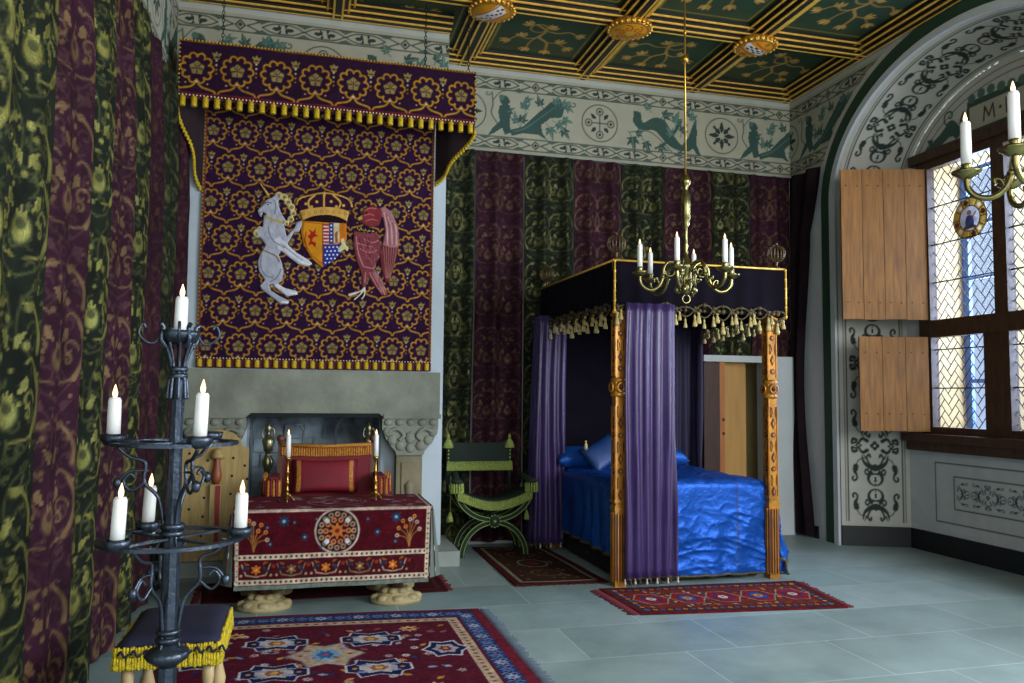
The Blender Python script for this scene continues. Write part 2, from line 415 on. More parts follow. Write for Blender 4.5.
def cross4(c, r, col, w=.01):
    for k in range(4):
        a = k*pi/2
        c.line([(0, 0), (r*.45*cos(a), r*.45*sin(a))], w, col)
        c.ring(r*.68*cos(a), r*.68*sin(a), r*.2, w, col, n=14); c.disc(r*.68*cos(a), r*.68*sin(a), r*.09, col)
        c.leaf(r*.35*cos(a+pi/4), r*.35*sin(a+pi/4), a+pi/4, r*.42, r*.22, col, bend=.1)
def lozenge_row(c, x0, x1, yc, h):
    """pointed-oval and diamond border between two rules"""
    c.at()
    for y in (yc-h/2, yc+h/2): c.line([(x0, y), (x1, y)], .012, INK)
    p = .37; k0 = int(math.floor((x0-LZ0[0])/p))-1
    for k in range(k0, k0+int((x1-x0)/p)+4):
        x = LZ0[0]+k*p
        if k % 4 == 0:
            d = h*.34; c.line([(x-d, yc), (x, yc+d), (x+d, yc), (x, yc-d), (x-d, yc)], .014, INK); c.poly([(x-d*.5, yc), (x, yc+d*.5), (x+d*.5, yc), (x, yc-d*.5)], INK)
            c.line([(x-.18, yc+h*.4), (x-.06, yc)], .012, INK); c.line([(x-.18, yc-h*.4), (x-.06, yc)], .012, INK); c.line([(x+.18, yc+h*.4), (x+.06, yc)], .012, INK); c.line([(x+.18, yc-h*.4), (x+.06, yc)], .012, INK)
        else:
            up = spline([(x-.18, yc), (x-.1, yc+h*.3), (x, yc+h*.36), (x+.1, yc+h*.3), (x+.18, yc)], 5)
            dn = [(a, 2*yc-b) for a, b in up]
            c.line(up, .012, INK); c.line(dn, .012, INK)
            for sg in (-1, 1):
                c.leaf(x+sg*.1, yc, 0 if sg < 0 else pi, .09, h*.28, INK, bend=0)
                c.leaf(x+sg*.02, yc+.01, pi/2+sg*-.6, h*.3, .025, INK); c.leaf(x+sg*.02, yc-.01, -pi/2+sg*.6, h*.3, .025, INK)
        for sg in (-1, 1):
            for v in (-1, 1): c.poly([(x+sg*.185, yc+v*h*.48), (x+sg*.11, yc+v*h*.48), (x+sg*.185, yc+v*h*.2)], '#46574b')
LZ0 = [0.]
GT = '#2f4a42'; GT2 = '#47665a'
def frond(c, x, y, an, L, col):
    for d, l_ in ((0, 1.), (.75, .72), (-.75, .72), (1.5, .45), (-1.5, .45)): c.leaf(x, y, an+d, L*l_, L*.34*l_, col, bend=.1)
    c.line([(x, y), (x+L*.8*cos(an), y+L*.8*sin(an))], .005, '#7d9486')
    c.line([(x, y), (x-L*.5*cos(an+.4), y-L*.5*sin(an+.4))], .008, col)
def grotesque(c):
    """crouching figure with a horn of leaves; drawn around (0,0), 1.0 wide"""
    q = lambda pts: [((a-400)*.00178, (330+(a-785)*.115+55-b)*.00185) for a, b in pts]
    c.poly(q([(180, 270), (245, 270), (250, 330), (245, 380), (255, 430), (215, 440), (200, 400), (150, 430), (110, 445), (140, 400), (185, 360), (175, 310)]), GT)
    (hx, hy), = q([(212, 240)]); c.disc(hx, hy, .052, GT); c.disc(hx+.01, hy-.05, .035, GT); c.disc(hx+.045, hy-.01, .018, GT); c.disc(hx-.03, hy+.03, .03, GT2)
    c.poly(q([(245, 415), (330, 395), (420, 320), (500, 255), (560, 235), (590, 290), (570, 350), (500, 350), (440, 390), (450, 440), (480, 480), (420, 445), (330, 435), (260, 450)]), GT)
    for w_ in (.5, .25): c.line(q(spline([(270, 425), (340, 400+w_*20), (430, 350), (520, 290)])), .01, GT2)
    for a, b, an, L in ((340, 270, 1.4, .13), (285, 350, 1.8, .13), (330, 350, 1.0, .12), (540, 250, 1.2, .12), (600, 270, .5, .12), (600, 370, -.2, .12), (500, 430, -1.3, .14), (590, 440, -.9, .13), (430, 250, 1.9, .12), (620, 300, -.6, .1), (560, 400, -.8, .12), (250, 300, .6, .1), (365, 240, .3, .1)):
        (x, y), = q([(a, b)]); frond(c, x-.04*cos(an), y-.04*sin(an), an, L, GT if (a//10) % 2 else GT2)
        c.line([(x-.05*cos(an+.5), y-.05*sin(an+.5)), (x, y)], .01, GT)
    c.line(q(spline([(135, 190), (142, 260), (132, 310), (160, 360), (185, 385)])), .013, GT); c.line(q(spline([(140, 240), (190, 190), (260, 185), (310, 200)])), .009, GT)
    (x, y), = q([(110, 195)]); c.spiral(x, y, .03, 0, -.9, .01, GT); (x, y), = q([(645, 270)]); c.spiral(x, y, .04, pi, .9, .012, GT)
def beast(c):
    """long-necked beast rising from leaves"""
    c.poly(spline([(-.36, .18), (-.28, .17), (-.25, .06), (-.12, .13), (.0, .12), (.09, .0), (.2, -.14), (.34, -.16), (.3, -.22), (.12, -.2), (0, -.12), (-.1, -.02), (-.2, -.02), (-.3, -.02), (-.37, .06)], 3), GT)
    c.poly([(.2, -.18), (.3, -.06), (.36, .1), (.4, .16), (.41, .0), (.4, -.12), (.46, -.26), (.4, -.24), (.36, -.18)], GT)
    c.line(spline([(-.1, -.22), (.05, -.12), (.15, .02), (.2, .12)]), .02, GT, w1=.05)
    for x, y, a, L in ((-.38, -.12, -1.4, .16), (-.22, -.16, -1.2, .13), (.0, .16, .3, .14), (.14, .1, 1.2, .15), (.22, .0, .9, .13), (.36, .15, 1.6, .12), (-.32, -.08, .5, .1), (.1, -.05, 2.2, .12), (.28, .2, .9, .1), (-.05, -.2, -.3, .12), (.18, -.26, .1, .1), (-.18, .22, 2.0, .1)): frond(c, x, y, a, L, GT2 if a > 1 else GT)
    c.line(spline([(-.4, -.06), (-.2, -.03), (-.06, -.1), (.1, -.24)]), .011, GT)
def frieze(c, wx0, z0=0.):
    """paint the band of lozenges, roundels and grotesques; wx0 = world coordinate of the canvas left edge"""
    w = c.w; LZ0[0] = 2.33-wx0-1.48*4
    for zc in (.145, .78): lozenge_row(c, 0, w, zc, .125)
    c.at()
    for k in range(-5, 8):
        xr = 3.06+1.48*k-wx0
        if -.6 < xr < w+.6:
            c.at(xr, .462); c.ring(0, 0, .205, .011, INK); c.at(xr, .462, rot=0)
            if k % 2 == 0: cross4(c, .19, INK, .012)
            else:
                for r_ in range(8):
                    a = r_*pi/4; c.leaf(.03*cos(a), .03*sin(a), a, .14 if r_ % 2 == 0 else .1, .05, INK, bend=0)
                    if r_ % 2: c.disc(.13*cos(a), .13*sin(a), .018, INK)
                c.ring(0, 0, .085, .009, INK)
        xm = xr-.74
        if -.8 < xm < w+.8:
            c.at(xm+(0 if k % 2 == 0 else .02), .46)
            (grotesque if k % 2 == 0 else beast)(c)
    c.at()
    c.rect(0, 0, w, .03, '#b2b4a8'); c.line([(0, .055), (w, .055)], .006, '#8b8f80'); c.rect(0, .885, w, 1.03, '#a6aaa0')
FC = '#9c9b86'
c = Cv(4.2, 1.03, .0085, FC); frieze(c, 1.26)
sheet('trim_3', c, lambda u, v: (1.26+u, 0*u+7.985, ZF+v), m_paint, kind='structure')
c = Cv(2.42, 1.03, .0085, FC); frieze(c, -1.15)
sheet('trim_4', c, lambda u, v: (-1.15+u, 0*u+7.322, ZF+v), m_paint, kind='structure')
c = Cv(3.0, 1.03, .012, FC); frieze(c, -.4)
sheet('trim_5', c, lambda u, v: (0*u+XL+.012, 4.33+u, ZF+v), m_paint, kind='structure')
c = Cv(1.75, 1.03, .0085, FC); frieze(c, .15+1.48)
Yg, Zg = np.meshgrid(7.98-c.x, ZF+c.y)
e = ((Yg-AYC)/(AHW+.275))**2+((np.maximum(Zg, ASP)-ASP)/(ARI+.275))**2
c.c[e < 1.012, :3] = lin('#b8b8ab'); 
sheet('trim_6', c, lambda u, v: (0*u+XR-.006, 7.98-u, ZF+v), m_paint, keep=(e > .9), kind='structure')

# ---- recess soffit and jambs
def arch_len(hw, sp, ri, n=400):
    a = np.linspace(0, pi, n+1); y = AYC+hw*np.cos(a); z = sp+ri*np.sin(a)
    Y = np.concatenate([[AYC+hw], y, [AYC-hw]]); Z = np.concatenate([[0], z, [0]])
    s_ = np.concatenate([[0], np.cumsum(np.hypot(np.diff(Y), np.diff(Z)))]); return s_, Y, Z
sA, YA, ZA = arch_len(AHW, ASP, ARI); sB, YBk, ZBk = arch_len(BHW, BSP, BRI)
LA = sA[-1]; DW = .70
c = Cv(DW, LA, .0095, '#b3b2a6')  # beige ground takes in the warmer tint of light in the recess
for x in (.05, .075, DW-.05, DW-.075): c.line([(x, .25), (x, LA-.25)], .008 if x in (.05, DW-.05) else .014, INK)
yy = .60; k = 0
while yy < LA-.3:
    c.at(DW/2, yy, .98, 1.0); c.wk = 1.4; vine_unit(c); c.wk = 1.
    if True:
        c.at(DW/2, yy+.43)
        if k == 3:
            c.line([(-.13, .0), (.13, .0)], .04, INK); c.line([(-.13, .0), (.13, .0)], .022, '#b3b2a6'); c.line([(0, -.1), (0, .1)], .04, INK); c.line([(0, -.1), (0, .1)], .022, '#b3b2a6')
    yy += .86; k += 1
c.at()
def soffit(u, v):
    t = v/LA; f = u/DW
    ya = np.interp(v, sA, YA); za = np.interp(v, sA, ZA); sb = t*sB[-1]
    # same fraction of jamb and of arch on both rings
    j = ASP; jb = BSP; aL = LA-2*j; bL = sB[-1]-2*jb
    sb = np.where(v < j, v/j*jb, np.where(v > LA-j, sB[-1]-(LA-v)/j*jb, jb+(v-j)/aL*bL))
    yb = np.interp(sb, sB, YBk); zb = np.interp(sb, sB, ZBk)
    return XR+.01+(XB-XR-.01)*f, ya*(1-f)+yb*f, za*(1-f)+zb*f
sheet('wall_recess', c, soffit, m_paint, kind='structure')

# ---- recess back wall
WY0, WY1, WZ0, WZ1 = 6.72, 4.62, 1.10, 3.93
W_ = 2*BHW; c = Cv(W_, BSP+BRI, .0085, '#b4b8b4')
yl = lambda Y: AYC+BHW-Y
c.rect(0, WZ1, W_, BSP+BRI, '#b3b2a6')  # upper wall painted beiger for the tint the light gives it
for (a, b_, z0, z1) in ((6.6, 4.6, .32, .89), (6.37, 4.85, .46, .77)): c.frame(yl(a), z0, yl(b_), z1, .012, INK)
for i in range(4):
    c.at(yl(6.18)+i*.40, .615, .46, .46, rot=-pi/2); vine_unit(c, INK, .014); c.at()
# lunette: cartouche with the cipher between two dolphins
c.rect(0, WZ1-.0, W_, WZ1+.02, INK)
A2 = [(yl(y), z) for y, z in arch_pts(BHW-.06, BSP, BRI-.06, 50)[1:-1]]; c.line(A2, .008, INK)
A3 = [(yl(y), z) for y, z in arch_pts(BHW-.14, BSP, BRI-.13, 50)[1:-1] if z > WZ1+.04]; c.line(A3, .009, INK); c.line([A3[0], A3[-1]], .009, INK)
xm = yl(5.70)
c.poly([(xm-.43, 4.02), (xm+.43, 4.02), (xm+.38, 4.34), (xm-.38, 4.34)], '#35493f'); c.rect(xm-.36, 4.06, xm+.36, 4.28, '#a3a08c')
for i in range(7): c.disc(xm-.33+i*.11, 4.36+.02*sin(i), .045, '#4b6659')
tx = xm-.2; H = .13; z_ = 4.105
def glyph(pts): c.line(pts, .018, '#2a2418')
glyph([(tx, z_), (tx+.015, z_+H), (tx+.06, z_+.03), (tx+.105, z_+H), (tx+.12, z_)])
c.disc(tx+.185, z_+.07, .015, '#2a2418')
glyph([(tx+.25, z_), (tx+.25, z_+H), (tx+.32, z_+H-.01), (tx+.335, z_+.09), (tx+.31, z_+.065), (tx+.25, z_+.06)]); glyph([(tx+.29, z_+.06), (tx+.35, z_)])
for sg in (-1, 1):
    c.at(xm+sg*.62, 4.08, sg, 1)
    c.poly(spline([(-.17, .0), (-.1, .12), (-.02, .16), (.05, .1), (.14, .04), (.3, -.04), (.33, -.09), (.2, -.1), (.05, -.03), (-.04, -.0), (-.1, -.05)], 3), '#39544a')
    c.spiral(-.02, .2, .08, -1.2, 1.0, .02, '#39544a'); c.leaf(-.15, .05, 1.8, .16, .09, '#39544a'); c.leaf(.2, -.02, .7, .1, .06, '#39544a')
c.at()
Yg, Zg = np.meshgrid(AYC+BHW-c.x, c.y)
ins = (Zg <= BSP) | (((Yg-AYC)/(BHW+.004))**2+((Zg-BSP)/(BRI+.004))**2 <= 1.)
win = (Yg < WY0-.02) & (Yg > WY1+.02) & (Zg > WZ0+.02) & (Zg < WZ1-.02)
sheet('wall_window', c, lambda u, v: (XB+0*u, AYC+BHW-u, v), m_paint, keep=(ins & ~win), kind='structure')
# skirtings
k = MB(); H = .2
k.add([(XR+.003, 7.2, 0), (XB, AYC+BHW, 0), (XB-.02, AYC+BHW-.015, 0), (XR-.0, 7.175, 0), (XR+.003, 7.2, H), (XB, AYC+BHW, H), (XB-.02, AYC+BHW-.015, H), (XR-.0, 7.175, H)], [(0, 1, 2, 3), (4, 7, 6, 5), (3, 2, 6, 7), (0, 4, 5, 1), (0, 3, 7, 4)])
k.bx(XB-.02, 4.26, 0, XB-.001, AYC+BHW-.005, H)
S(k.build('baseboard_recess', m_skirt))
S(MB().bx(XR-.02, 7.56, 0, XR-.001, 7.985, .13).build('baseboard_right', m_skirt))
S(MB().bx(XR-.03, 3.0, ZC-.03, XR-.001, 7.97, ZC).build('trim_7', m_band))
# stone reveal, outer blue frame
k = MB()
k.bx(6.125, WY0-.02, WZ0-.1, 6.62, WY0+.12, WZ1+.1).bx(6.2, WY1-.12, WZ0-.1, 6.62, WY1+.02, WZ1+.1).bx(6.2, WY1-.12, WZ1-.02, 6.62, WY0+.12, WZ1+.12).bx(6.2, WY1-.12, WZ0-.15, 6.62, WY0+.12, WZ0+.02)
k.bx(6.125, 5.665, WZ0, 6.62, 5.795, WZ1)
S(k.build('wall_window_reveal', m_out))
k = MB()
for (y0, y1) in ((5.82, 6.68), (4.66, 5.64)):
    for y in (y0+.02, y1-.02, (y0+y1)/2): k.bx(6.56, y-.04, WZ0, 6.6, y+.04, WZ1)
    for z in (1.14, 1.7, 2.2, 2.75, 3.3, 3.86): k.bx(6.565, y0, z-.02, 6.595, y1, z+.02)
S(k.build('window_2', m_blue))

# ---- window frame, leaded lights
win = tag(bpy.data.objects.new('window_1', None), kind='structure'); COL.objects.link(win); win.location = (6.1, 5.7, 1.0)
k = MB(); X0, X1 = 6.03, 6.12
k.bx(X0, 6.57, 1.17, X1, WY0, WZ1).bx(X0, WY1, 1.17, X1, 4.76, WZ1)
k.bx(X0+.003, 4.76, 3.82, X1-.002, 6.57, WZ1-.002).bx(X0-.005, 5.66, 1.175, X1-.004, 5.80, 3.82)
k.bx(X0-.02, 4.76, 2.12, X1, 6.57, 2.29).bx(X0+.003, 4.76, 1.171, X1-.002, 6.57, 1.24)
k.bx(X0+.01, 5.80, 1.24, X1-.02, 5.95, 2.12).bx(X0+.01, 4.76, 1.24, X1-.02, 4.86, 2.12)
k.bx(X0-.035, 4.7, 3.9, X0+.02, 6.78, 4.0)
k.build('window_frame', m_oakd, win)
k = MB(); k.bx(5.93, 4.5, 1.09, 6.12, 6.9, 1.17).bx(5.97, 4.55, 1.0, 6.1, 6.87, 1.09)
k.build('window_sill', m_oakd, win)
panes = ((5.80, 6.57, 2.29, 3.82), (4.76, 5.66, 2.29, 3.82), (5.95, 6.57, 1.24, 2.12), (4.86, 5.66, 1.24, 2.12))
gm = bpy.data.materials.new('leaded_glass'); gm.use_nodes = True; N = gm.node_tree.nodes; L = gm.node_tree.links
for n_ in list(N): N.remove(n_)
o_ = N.new('ShaderNodeOutputMaterial'); tb = N.new('ShaderNodeBsdfTransparent'); tb.inputs[0].default_value = (.80, .86, .97, 1); gl = N.new('ShaderNodeBsdfGlossy'); gl.inputs['Roughness'].default_value = .05
ms = N.new('ShaderNodeMixShader'); ms.inputs[0].default_value = .08; L.new(tb.outputs[0], ms.inputs[1]); L.new(gl.outputs[0], ms.inputs[2]); L.new(ms.outputs[0], o_.inputs[0])
def clipseg(a, b, x0, x1, y0, y1):
    t0, t1 = 0., 1.; dx, dy = b[0]-a[0], b[1]-a[1]
    for p, q in ((-dx, a[0]-x0), (dx, x1-a[0]), (-dy, a[1]-y0), (dy, y1-a[1])):
        if abs(p) < 1e-9:
            if q < 0: return None
        else:
            r = q/p
            if p < 0: t0 = max(t0, r)
            else: t1 = min(t1, r)
    if t0 >= t1: return None
    return (a[0]+t0*dx, a[1]+t0*dy), (a[0]+t1*dx, a[1]+t1*dy)
for (y0, y1, z0, z1) in panes:
    MB().bx(6.098, y0, z0, 6.102, y1, z1).build('glass', gm, win)
    k = MB(); cell = .078; yc, zc = (y0+y1)/2, (z0+z1)/2
    def world(i, j):
        return (yc+(i-j)*cell*.7071*.8, zc+(i+j)*cell*.7071)
    for i in range(-22, 23):
        for j in range(-22, 23):
            d = (i-j) % 4
            segs = []
            if d != 0: segs.append(((i+1, j), (i+1, j+1)))
            if d != 3: segs.append(((i, j+1), (i+1, j+1)))
            for (a, b) in segs:
                r = clipseg(world(*a), world(*b), y0, y1, z0, z1)
                if r and math.dist(*r) > .004: k.sweep([(6.094, *r[0]), (6.094, *r[1])], .006, .0065, (1, 0, 0))
    for z in np.arange(z0+.38, z1-.1, .38): k.bx(6.07, y0, z-.006, 6.082, y1, z+.006)
    k.build('leading', m_lead, win, recalc=False)
# stained glass roundel hung in the upper light
c = Cv(.42, .42, .004, '#d9dce0'); c.at(.21, .21)
c.disc(0, 0, .2, '#2a1c12'); c.disc(0, 0, .19, '#c7a24a')
for i in range(12):
    a = i*pi/6; c.line([(.12*cos(a), .12*sin(a)), (.19*cos(a), .19*sin(a))], .01, '#1a120c')
    if i % 3 == 0: c.disc(.157*cos(a+.26), .157*sin(a+.26), .028, '#4a1f16')
    elif i % 3 == 1: c.disc(.157*cos(a+.26), .157*sin(a+.26), .022, '#e6dcc0')
c.disc(0, 0, .125, '#1a120c'); c.disc(0, 0, .115, '#c9cdd6')
c.poly([(-.05, -.09), (.05, -.09), (.045, .0), (.02, .03), (-.03, .03), (-.05, -.02)], '#2b3a66'); c.disc(-.005, .055, .026, '#8a5a3a'); c.line([(.03, .0), (.07, .05)], .015, '#7a2f20'); c.poly([(-.09, -.1), (.09, -.1), (.06, -.07), (-.06, -.07)], '#50401c')
Ug, Vg = np.meshgrid(c.x-.21, c.y-.21)
rm = woven('stained_glass_paint', rough=.3, bump=0, var=.1, gmetal=0)
nt = rm.node_tree; bb = nt.nodes['Principled BSDF']; bb.inputs['Transmission Weight'].default_value = .25
rd = sheet('stained_glass_roundel', c, lambda u, v: (6.085+0*u, 6.32-u, 3.02+v), rm, keep=(np.hypot(Ug, Vg) < .2), thick=.006)
tag(rd, 'round stained glass panel with a small figure, hung in the leaded window', 'stained glass')

# ---- shutters
def shutter(hx, hy, ex, ey, z0, z1, label, nb, rows):
    root = empty('window_shutter', (hx, hy, z0), label, 'shutter', 'oak window shutters')
    L_ = math.hypot(ex-hx, ey-hy); ang = math.atan2(ey-hy, ex-hx); T = Matrix.Translation((hx, hy, 0)) @ Matrix.Rotation(ang, 4, 'Z')
    k = MB(); w = L_/nb
    for i in range(nb):
        k = MB(); k.bx(i*w+.0025, -.014, z0+(.004 if i % 2 else 0), (i+1)*w-.0025, .014, z1-(.003 if i % 2 else 0), 0, T); k.build('board', m_oak, root)
    for z in rows: k = MB(); k.bx(.03, -.034, z-.045, L_-.03, -.0145, z+.045, 0, T); k.build('batten', m_oak, root)
    k = MB(); k.sph((0, 0, 0), .007, 0, seg=6); n0 = k.build('nail', m_nail, root, local=True); first = True
    for z in rows:
        for i in range(nb*2):
            q = n0 if first else n0.copy()
            if not first: COL.objects.link(q)
            first = False; q.parent = root; q.location = (T @ Vector(((i+.5)*w/2, .016, z+.004*(i % 2))))-root.location
    for z in rows: k = MB(); k.tube([T @ Vector((-.012, 0, z-.05)), T @ Vector((-.012, 0, z+.05))], .011); k.build('hinge', m_nail, root)
shutter(6.03, 6.60, 5.22, 6.84, 2.30, 3.83, 'tall upper oak shutter standing open at the window recess', 4, (2.47, 3.66))
shutter(6.02, 6.60, 5.37, 6.80, 1.19, 2.13, 'short lower oak shutter below the tall one, beside painted scrollwork', 3, (1.36, 1.97))

# ================================================================== CEILING
BX = [-2.41, -1.095, .22, 1.535, 2.85, 4.165]; BYs = [6.67, 5.35, 4.10]
c = Cv(6.6, 3.95, .012, '#1f3a26')
def flower_panel(x0, y0, x1, y1, k):
    c.at(); c.frame(x0+.2, y0+.2, x1-.2, y1-.2, .014, '#9a8a3a', .8)
    cx_, cy_ = (x0+x1)/2, (y0+y1)/2; G = '#b08a42'
    c.at(cx_, cy_, .92 if k % 2 else -.92, .92, rot=.15*(k % 3)-.1)
    c.line(spline([(-.1, -.28), (.02, -.16), (-.02, .0), (.08, .12), (.1, .3)]), .026, G, .5); c.line(spline([(-.02, .0), (-.14, .05), (-.25, .0), (-.33, .1)]), .016, G, .5)
    c.line(spline([(.02, -.16), (.15, -.12), (.28, -.16), (.36, -.1)]), .016, G, .5); c.line(spline([(.08, .12), (.2, .12), (.3, .2)]), .014, G, .5); c.line(spline([(-.02, -.05), (-.1, .12), (-.12, .26)]), .014, G, .5)
    c.ring(-.06, -.2, .09, .016, G, .5, n=20)
    for x, y, a in ((.1, .3, 1.5), (-.33, .1, 2.6), (.36, -.1, .3), (.3, .2, .8), (-.12, .26, 1.9), (-.14, -.26, 3.8), (.05, -.2, 5.4), (-.2, .02, 4.4), (.2, .12, 5.2)):
        for d in (-.5, .0, .5): c.leaf(x, y, a+d, .12, .05, G if d else '#c9a458', .5, bend=.2*np.sign(d))
xs = [-1.15]+BX[1:]+[XR]; ys = [8.0]+BYs
for j in range(3):
    for i in range(len(xs)-1): flower_panel(xs[i]+1.15, ys[j+1]-4.1, xs[i+1]+1.15, ys[j]-4.1, i+j*2)
c.at()
sheet('ceiling_panels', c, lambda u, v: (-1.15+u, 4.1+v, ZC-.002+0*u), m_ceil, flip=True, kind='structure')
def beam(x0, y0, x1, y1, sc=1.):
    k = MB(); ax = 0 if abs(x1-x0) > abs(y1-y0) else 1; z = ZC
    for hw, za, zb in ((.15, .04, 0), (.10, .075, .04), (.045, .105, .075)):
        hw *= sc
        if ax == 0: k.bx(x0, y0-hw, z-za, x1, y0+hw, z-zb-.001)
        else: k.bx(x0-hw, y0, z-za-.0006, x0+hw, y1, z-zb-.0016)
        for sg in (-1, 1):
            a = sg*(hw-.0065); g0, g1 = a-.0065, a+.0065; o = .0006*ax
            if ax == 0: k.bx(x0, y0+g0-.003, z-za-.003, x1, y0+g1+.002, z-za+.008, 1)
            else: k.bx(x0+g0-.003, y0, z-za-.003-o, x0+g1+.002, y1, z-za+.008, 1)
    return S(k.build('ceiling_beam', [m_beam, m_goldp]))
for x in BX[1:]: beam(x, 3.0, x, 7.99 if x > 1.3 else 7.3)
for y in BYs: beam(XL+.02, y, XR-.02, y)
beam(1.28, 7.9, XR-.02, 7.9); beam(XL+.02, 7.24, 1.27, 7.24); beam(XR-.08, 3.0, XR-.08, 7.98)
def boss(x, y, kind, label):
    root = empty('ceiling_boss', (x, y, ZC-.2), label, 'ceiling boss', 'round carved bosses on the ceiling beams')
    k = MB(); k.lathe([(.11, .03), (.19, .03), (.2, .0), (.185, -.03), (.17, -.035)], (x, y, ZC-.125), 28, 0)
    for i in range(24):
        a = 2*pi*i/24; k.sph((x+.198*cos(a), y+.198*sin(a), ZC-.14), .021, 0, seg=6)
    k.build('carved_rim', m_gold, root)
    c = Cv(.38, .38, .005, '#d08a14', .3); c.at(.19, .19)
    if kind == 0:
        c.poly([(-.15, .1), (-.05, .18), (.12, -.05), (.04, -.18)], '#d9cfc4')
        for i in range(5):
            for j in range(4):
                if (i+j) % 2: c.disc(-.07+.035*i, .1-.05*i+.03*j-.03, .014, '#2a1420')
        c.line([(-.15, .1), (.05, -.17)], .012, '#a02c3a'); c.line([(-.05, .17), (.13, -.04)], .012, '#a02c3a')
    elif kind == 1:
        for i in range(6): c.spiral(.09*cos(i*pi/3), .09*sin(i*pi/3), .05, i, 1.1, .014, '#8a4a12')
        c.disc(0, 0, .04, '#e0b040', 1.)
    else:
        c.at(.19, .19, 1.1, rot=.5); c.poly([(-.17, -.03), (-.1, .05), (.17, .05), (.1, -.04)], '#d8d0c8')
        for i in range(4):
            for j in range(4):
                if (i+j) % 2: c.rect(-.1+.05*i, -.035+.02*j, -.055+.05*i, -.015+.02*j, '#1c1620')
        c.line([(-.16, .07), (.12, .08)], .012, '#a0242c'); c.line([(-.1, -.07), (.16, -.06)], .012, '#a0242c'); c.disc(0, .12, .025, '#8a5a12'); c.disc(0, -.12, .025, '#8a5a12')
    Ug, Vg = np.meshgrid(c.x-.19, c.y-.19); R2 = np.hypot(Ug, Vg)
    sheet('painted_shield', c, lambda u, v: (x-.19+u, y-.19+v, ZC-.181+.03*(((u-.19)**2+(v-.19)**2)/.036)), m_ceil, root, keep=(R2 < .186), flip=True)
boss(1.535, 6.67, 0, 'ceiling boss above the canopy corner, orange with a white chequered diagonal')
boss(2.85, 6.67, 1, 'all-gold ceiling boss of curled scrolls, the middle one')
boss(4.165, 6.67, 2, 'yellow ceiling boss with black and white chequers, near the window arch')

# ================================================================== WALL HANGINGS
PG, PP = '#161c13', '#2d1220'
def damask(c, w, h, green, y0=0., sc=1., fine=False, lit_level=1.):
    """ogee scrolls, pomegranates and leaves in gold thread up one breadth of velvet"""
    G = ('#8a8746' if green else '#70583c') if not fine else ('#5d5c36' if green else '#58402f')
    G2 = ('#464a2a' if green else '#472c30') if not fine else ('#343a22' if green else '#3c2228'); al = (.9 if green else .6)*lit_level
    if lit_level < 1: G, G2 = ('#4a4a2c', '#2f3420') if green else ('#4a3028', '#3a2024')  # gold darkened in colour for breadths that catch less light
    nsp = int(w*h*(330 if not fine else 520))
    for _ in range(nsp):
        c.at(rng.uniform(0, w), rng.uniform(0, h), (1 if rng.random() < .5 else -1)*rng.uniform(.5, 1.1)*(.7 if fine else 1.), rot=rng.uniform(0, 6.3))
        r_ = rng.random()
        if r_ < .35: c.line([(.03*cos(t), .03*sin(t)) for t in (0, .6, 1.2, 1.8, 2.6, 3.4)], .006, G2, al*.6, w1=.012)
        elif r_ < .6: c.leaf(0, 0, 0, .05, .022, G2, al*.6)
        elif r_ < .8: c.disc(0, 0, .008, G, al)
        else: c.line([(0, 0), (.02, .015), (.045, .01), (.06, -.01)], .005, G2, al*.5)
    y = -y0; k = 0
    while y < h+.5*sc:
        for m_ in (range(1) if not fine else range(2)):
            xc = w/2 if not fine else w*(.27+.46*m_)
            for sg in (-1, 1):
                c.at(xc, y, sg*sc, sc)
                c.line(spline([(0, -.42), (.12, -.36), (.22, -.2), (.2, -.02), (.08, .1), (.02, .2), (.05, .34), (.14, .42)]), .010, G2, al*.7)
                c.line(spline([(.03, -.33), (.14, -.31), (.215, -.24), (.235, -.12), (.2, .0), (.13, .06), (.09, .04)]), .008, G, al, w1=.012)
                c.line(spline([(.17, -.3), (.225, -.2), (.225, -.08), (.17, .02)]), .034, G, al, w1=.012)
                c.line(spline([(.05, .32), (.14, .28), (.2, .19), (.2, .1)]), .012, G, al, w1=.032)
                c.leaf(.1, -.02, 4.2, .1, .05, G, al); c.leaf(.09, .38, .6, .1, .05, G2, al); c.leaf(.02, .1, 1.0, .1, .04, G, al)
                c.spiral(.13, -.14, .06, 0, .9, .010, G, al); c.spiral(.12, -.2, .035, 2, -.9, .012, G, al); c.spiral(.13, .2, .05, pi, -.9, .009, G2, al); c.spiral(.09, .3, .03, 0, .9, .010, G, al)
            c.at(xc, y, sc)
            c.disc(0, -.2, .066, G2, al, ry=.075); c.disc(0, -.2, .052, G, al, ry=.062); c.disc(0, -.175, .03, G2, al*.6); c.poly([(-.03, -.14), (-.035, -.1), (-.012, -.12), (0, -.09), (.012, -.12), (.035, -.1), (.03, -.14)], G, al)
            for j in range(6): c.disc(.085*sin(j*2.3+k), .0+.06*j, .010+.006*(j % 3), G, al)
        y += .86*sc; k += 1
    c.at()
def breadth(parent, name, u0, w, z0, z1, fn, green, res, seed, keepfn=None, fine=False, lit_level=1.):
    c = Cv(w, z1-z0, res, PG if green else PP); damask(c, w, z1-z0, green, y0=(seed*.37) % .6, sc=.62 if fine else .82, fine=fine, lit_level=lit_level)
    n = vnoise(*np.meshgrid(c.x*9, c.y*5), seed)+vnoise(*np.meshgrid(c.x*30, c.y*22), seed+1)*.6
    c.c[..., :3] *= (1+.28*n)[..., None]
    K = None
    if keepfn is not None:
        U, V = np.meshgrid(c.x+u0, c.y+z0); K = keepfn(U, V)
    return sheet(name, c, lambda u, v: fn(u+u0, v+z0), m_hang, parent, keep=K)
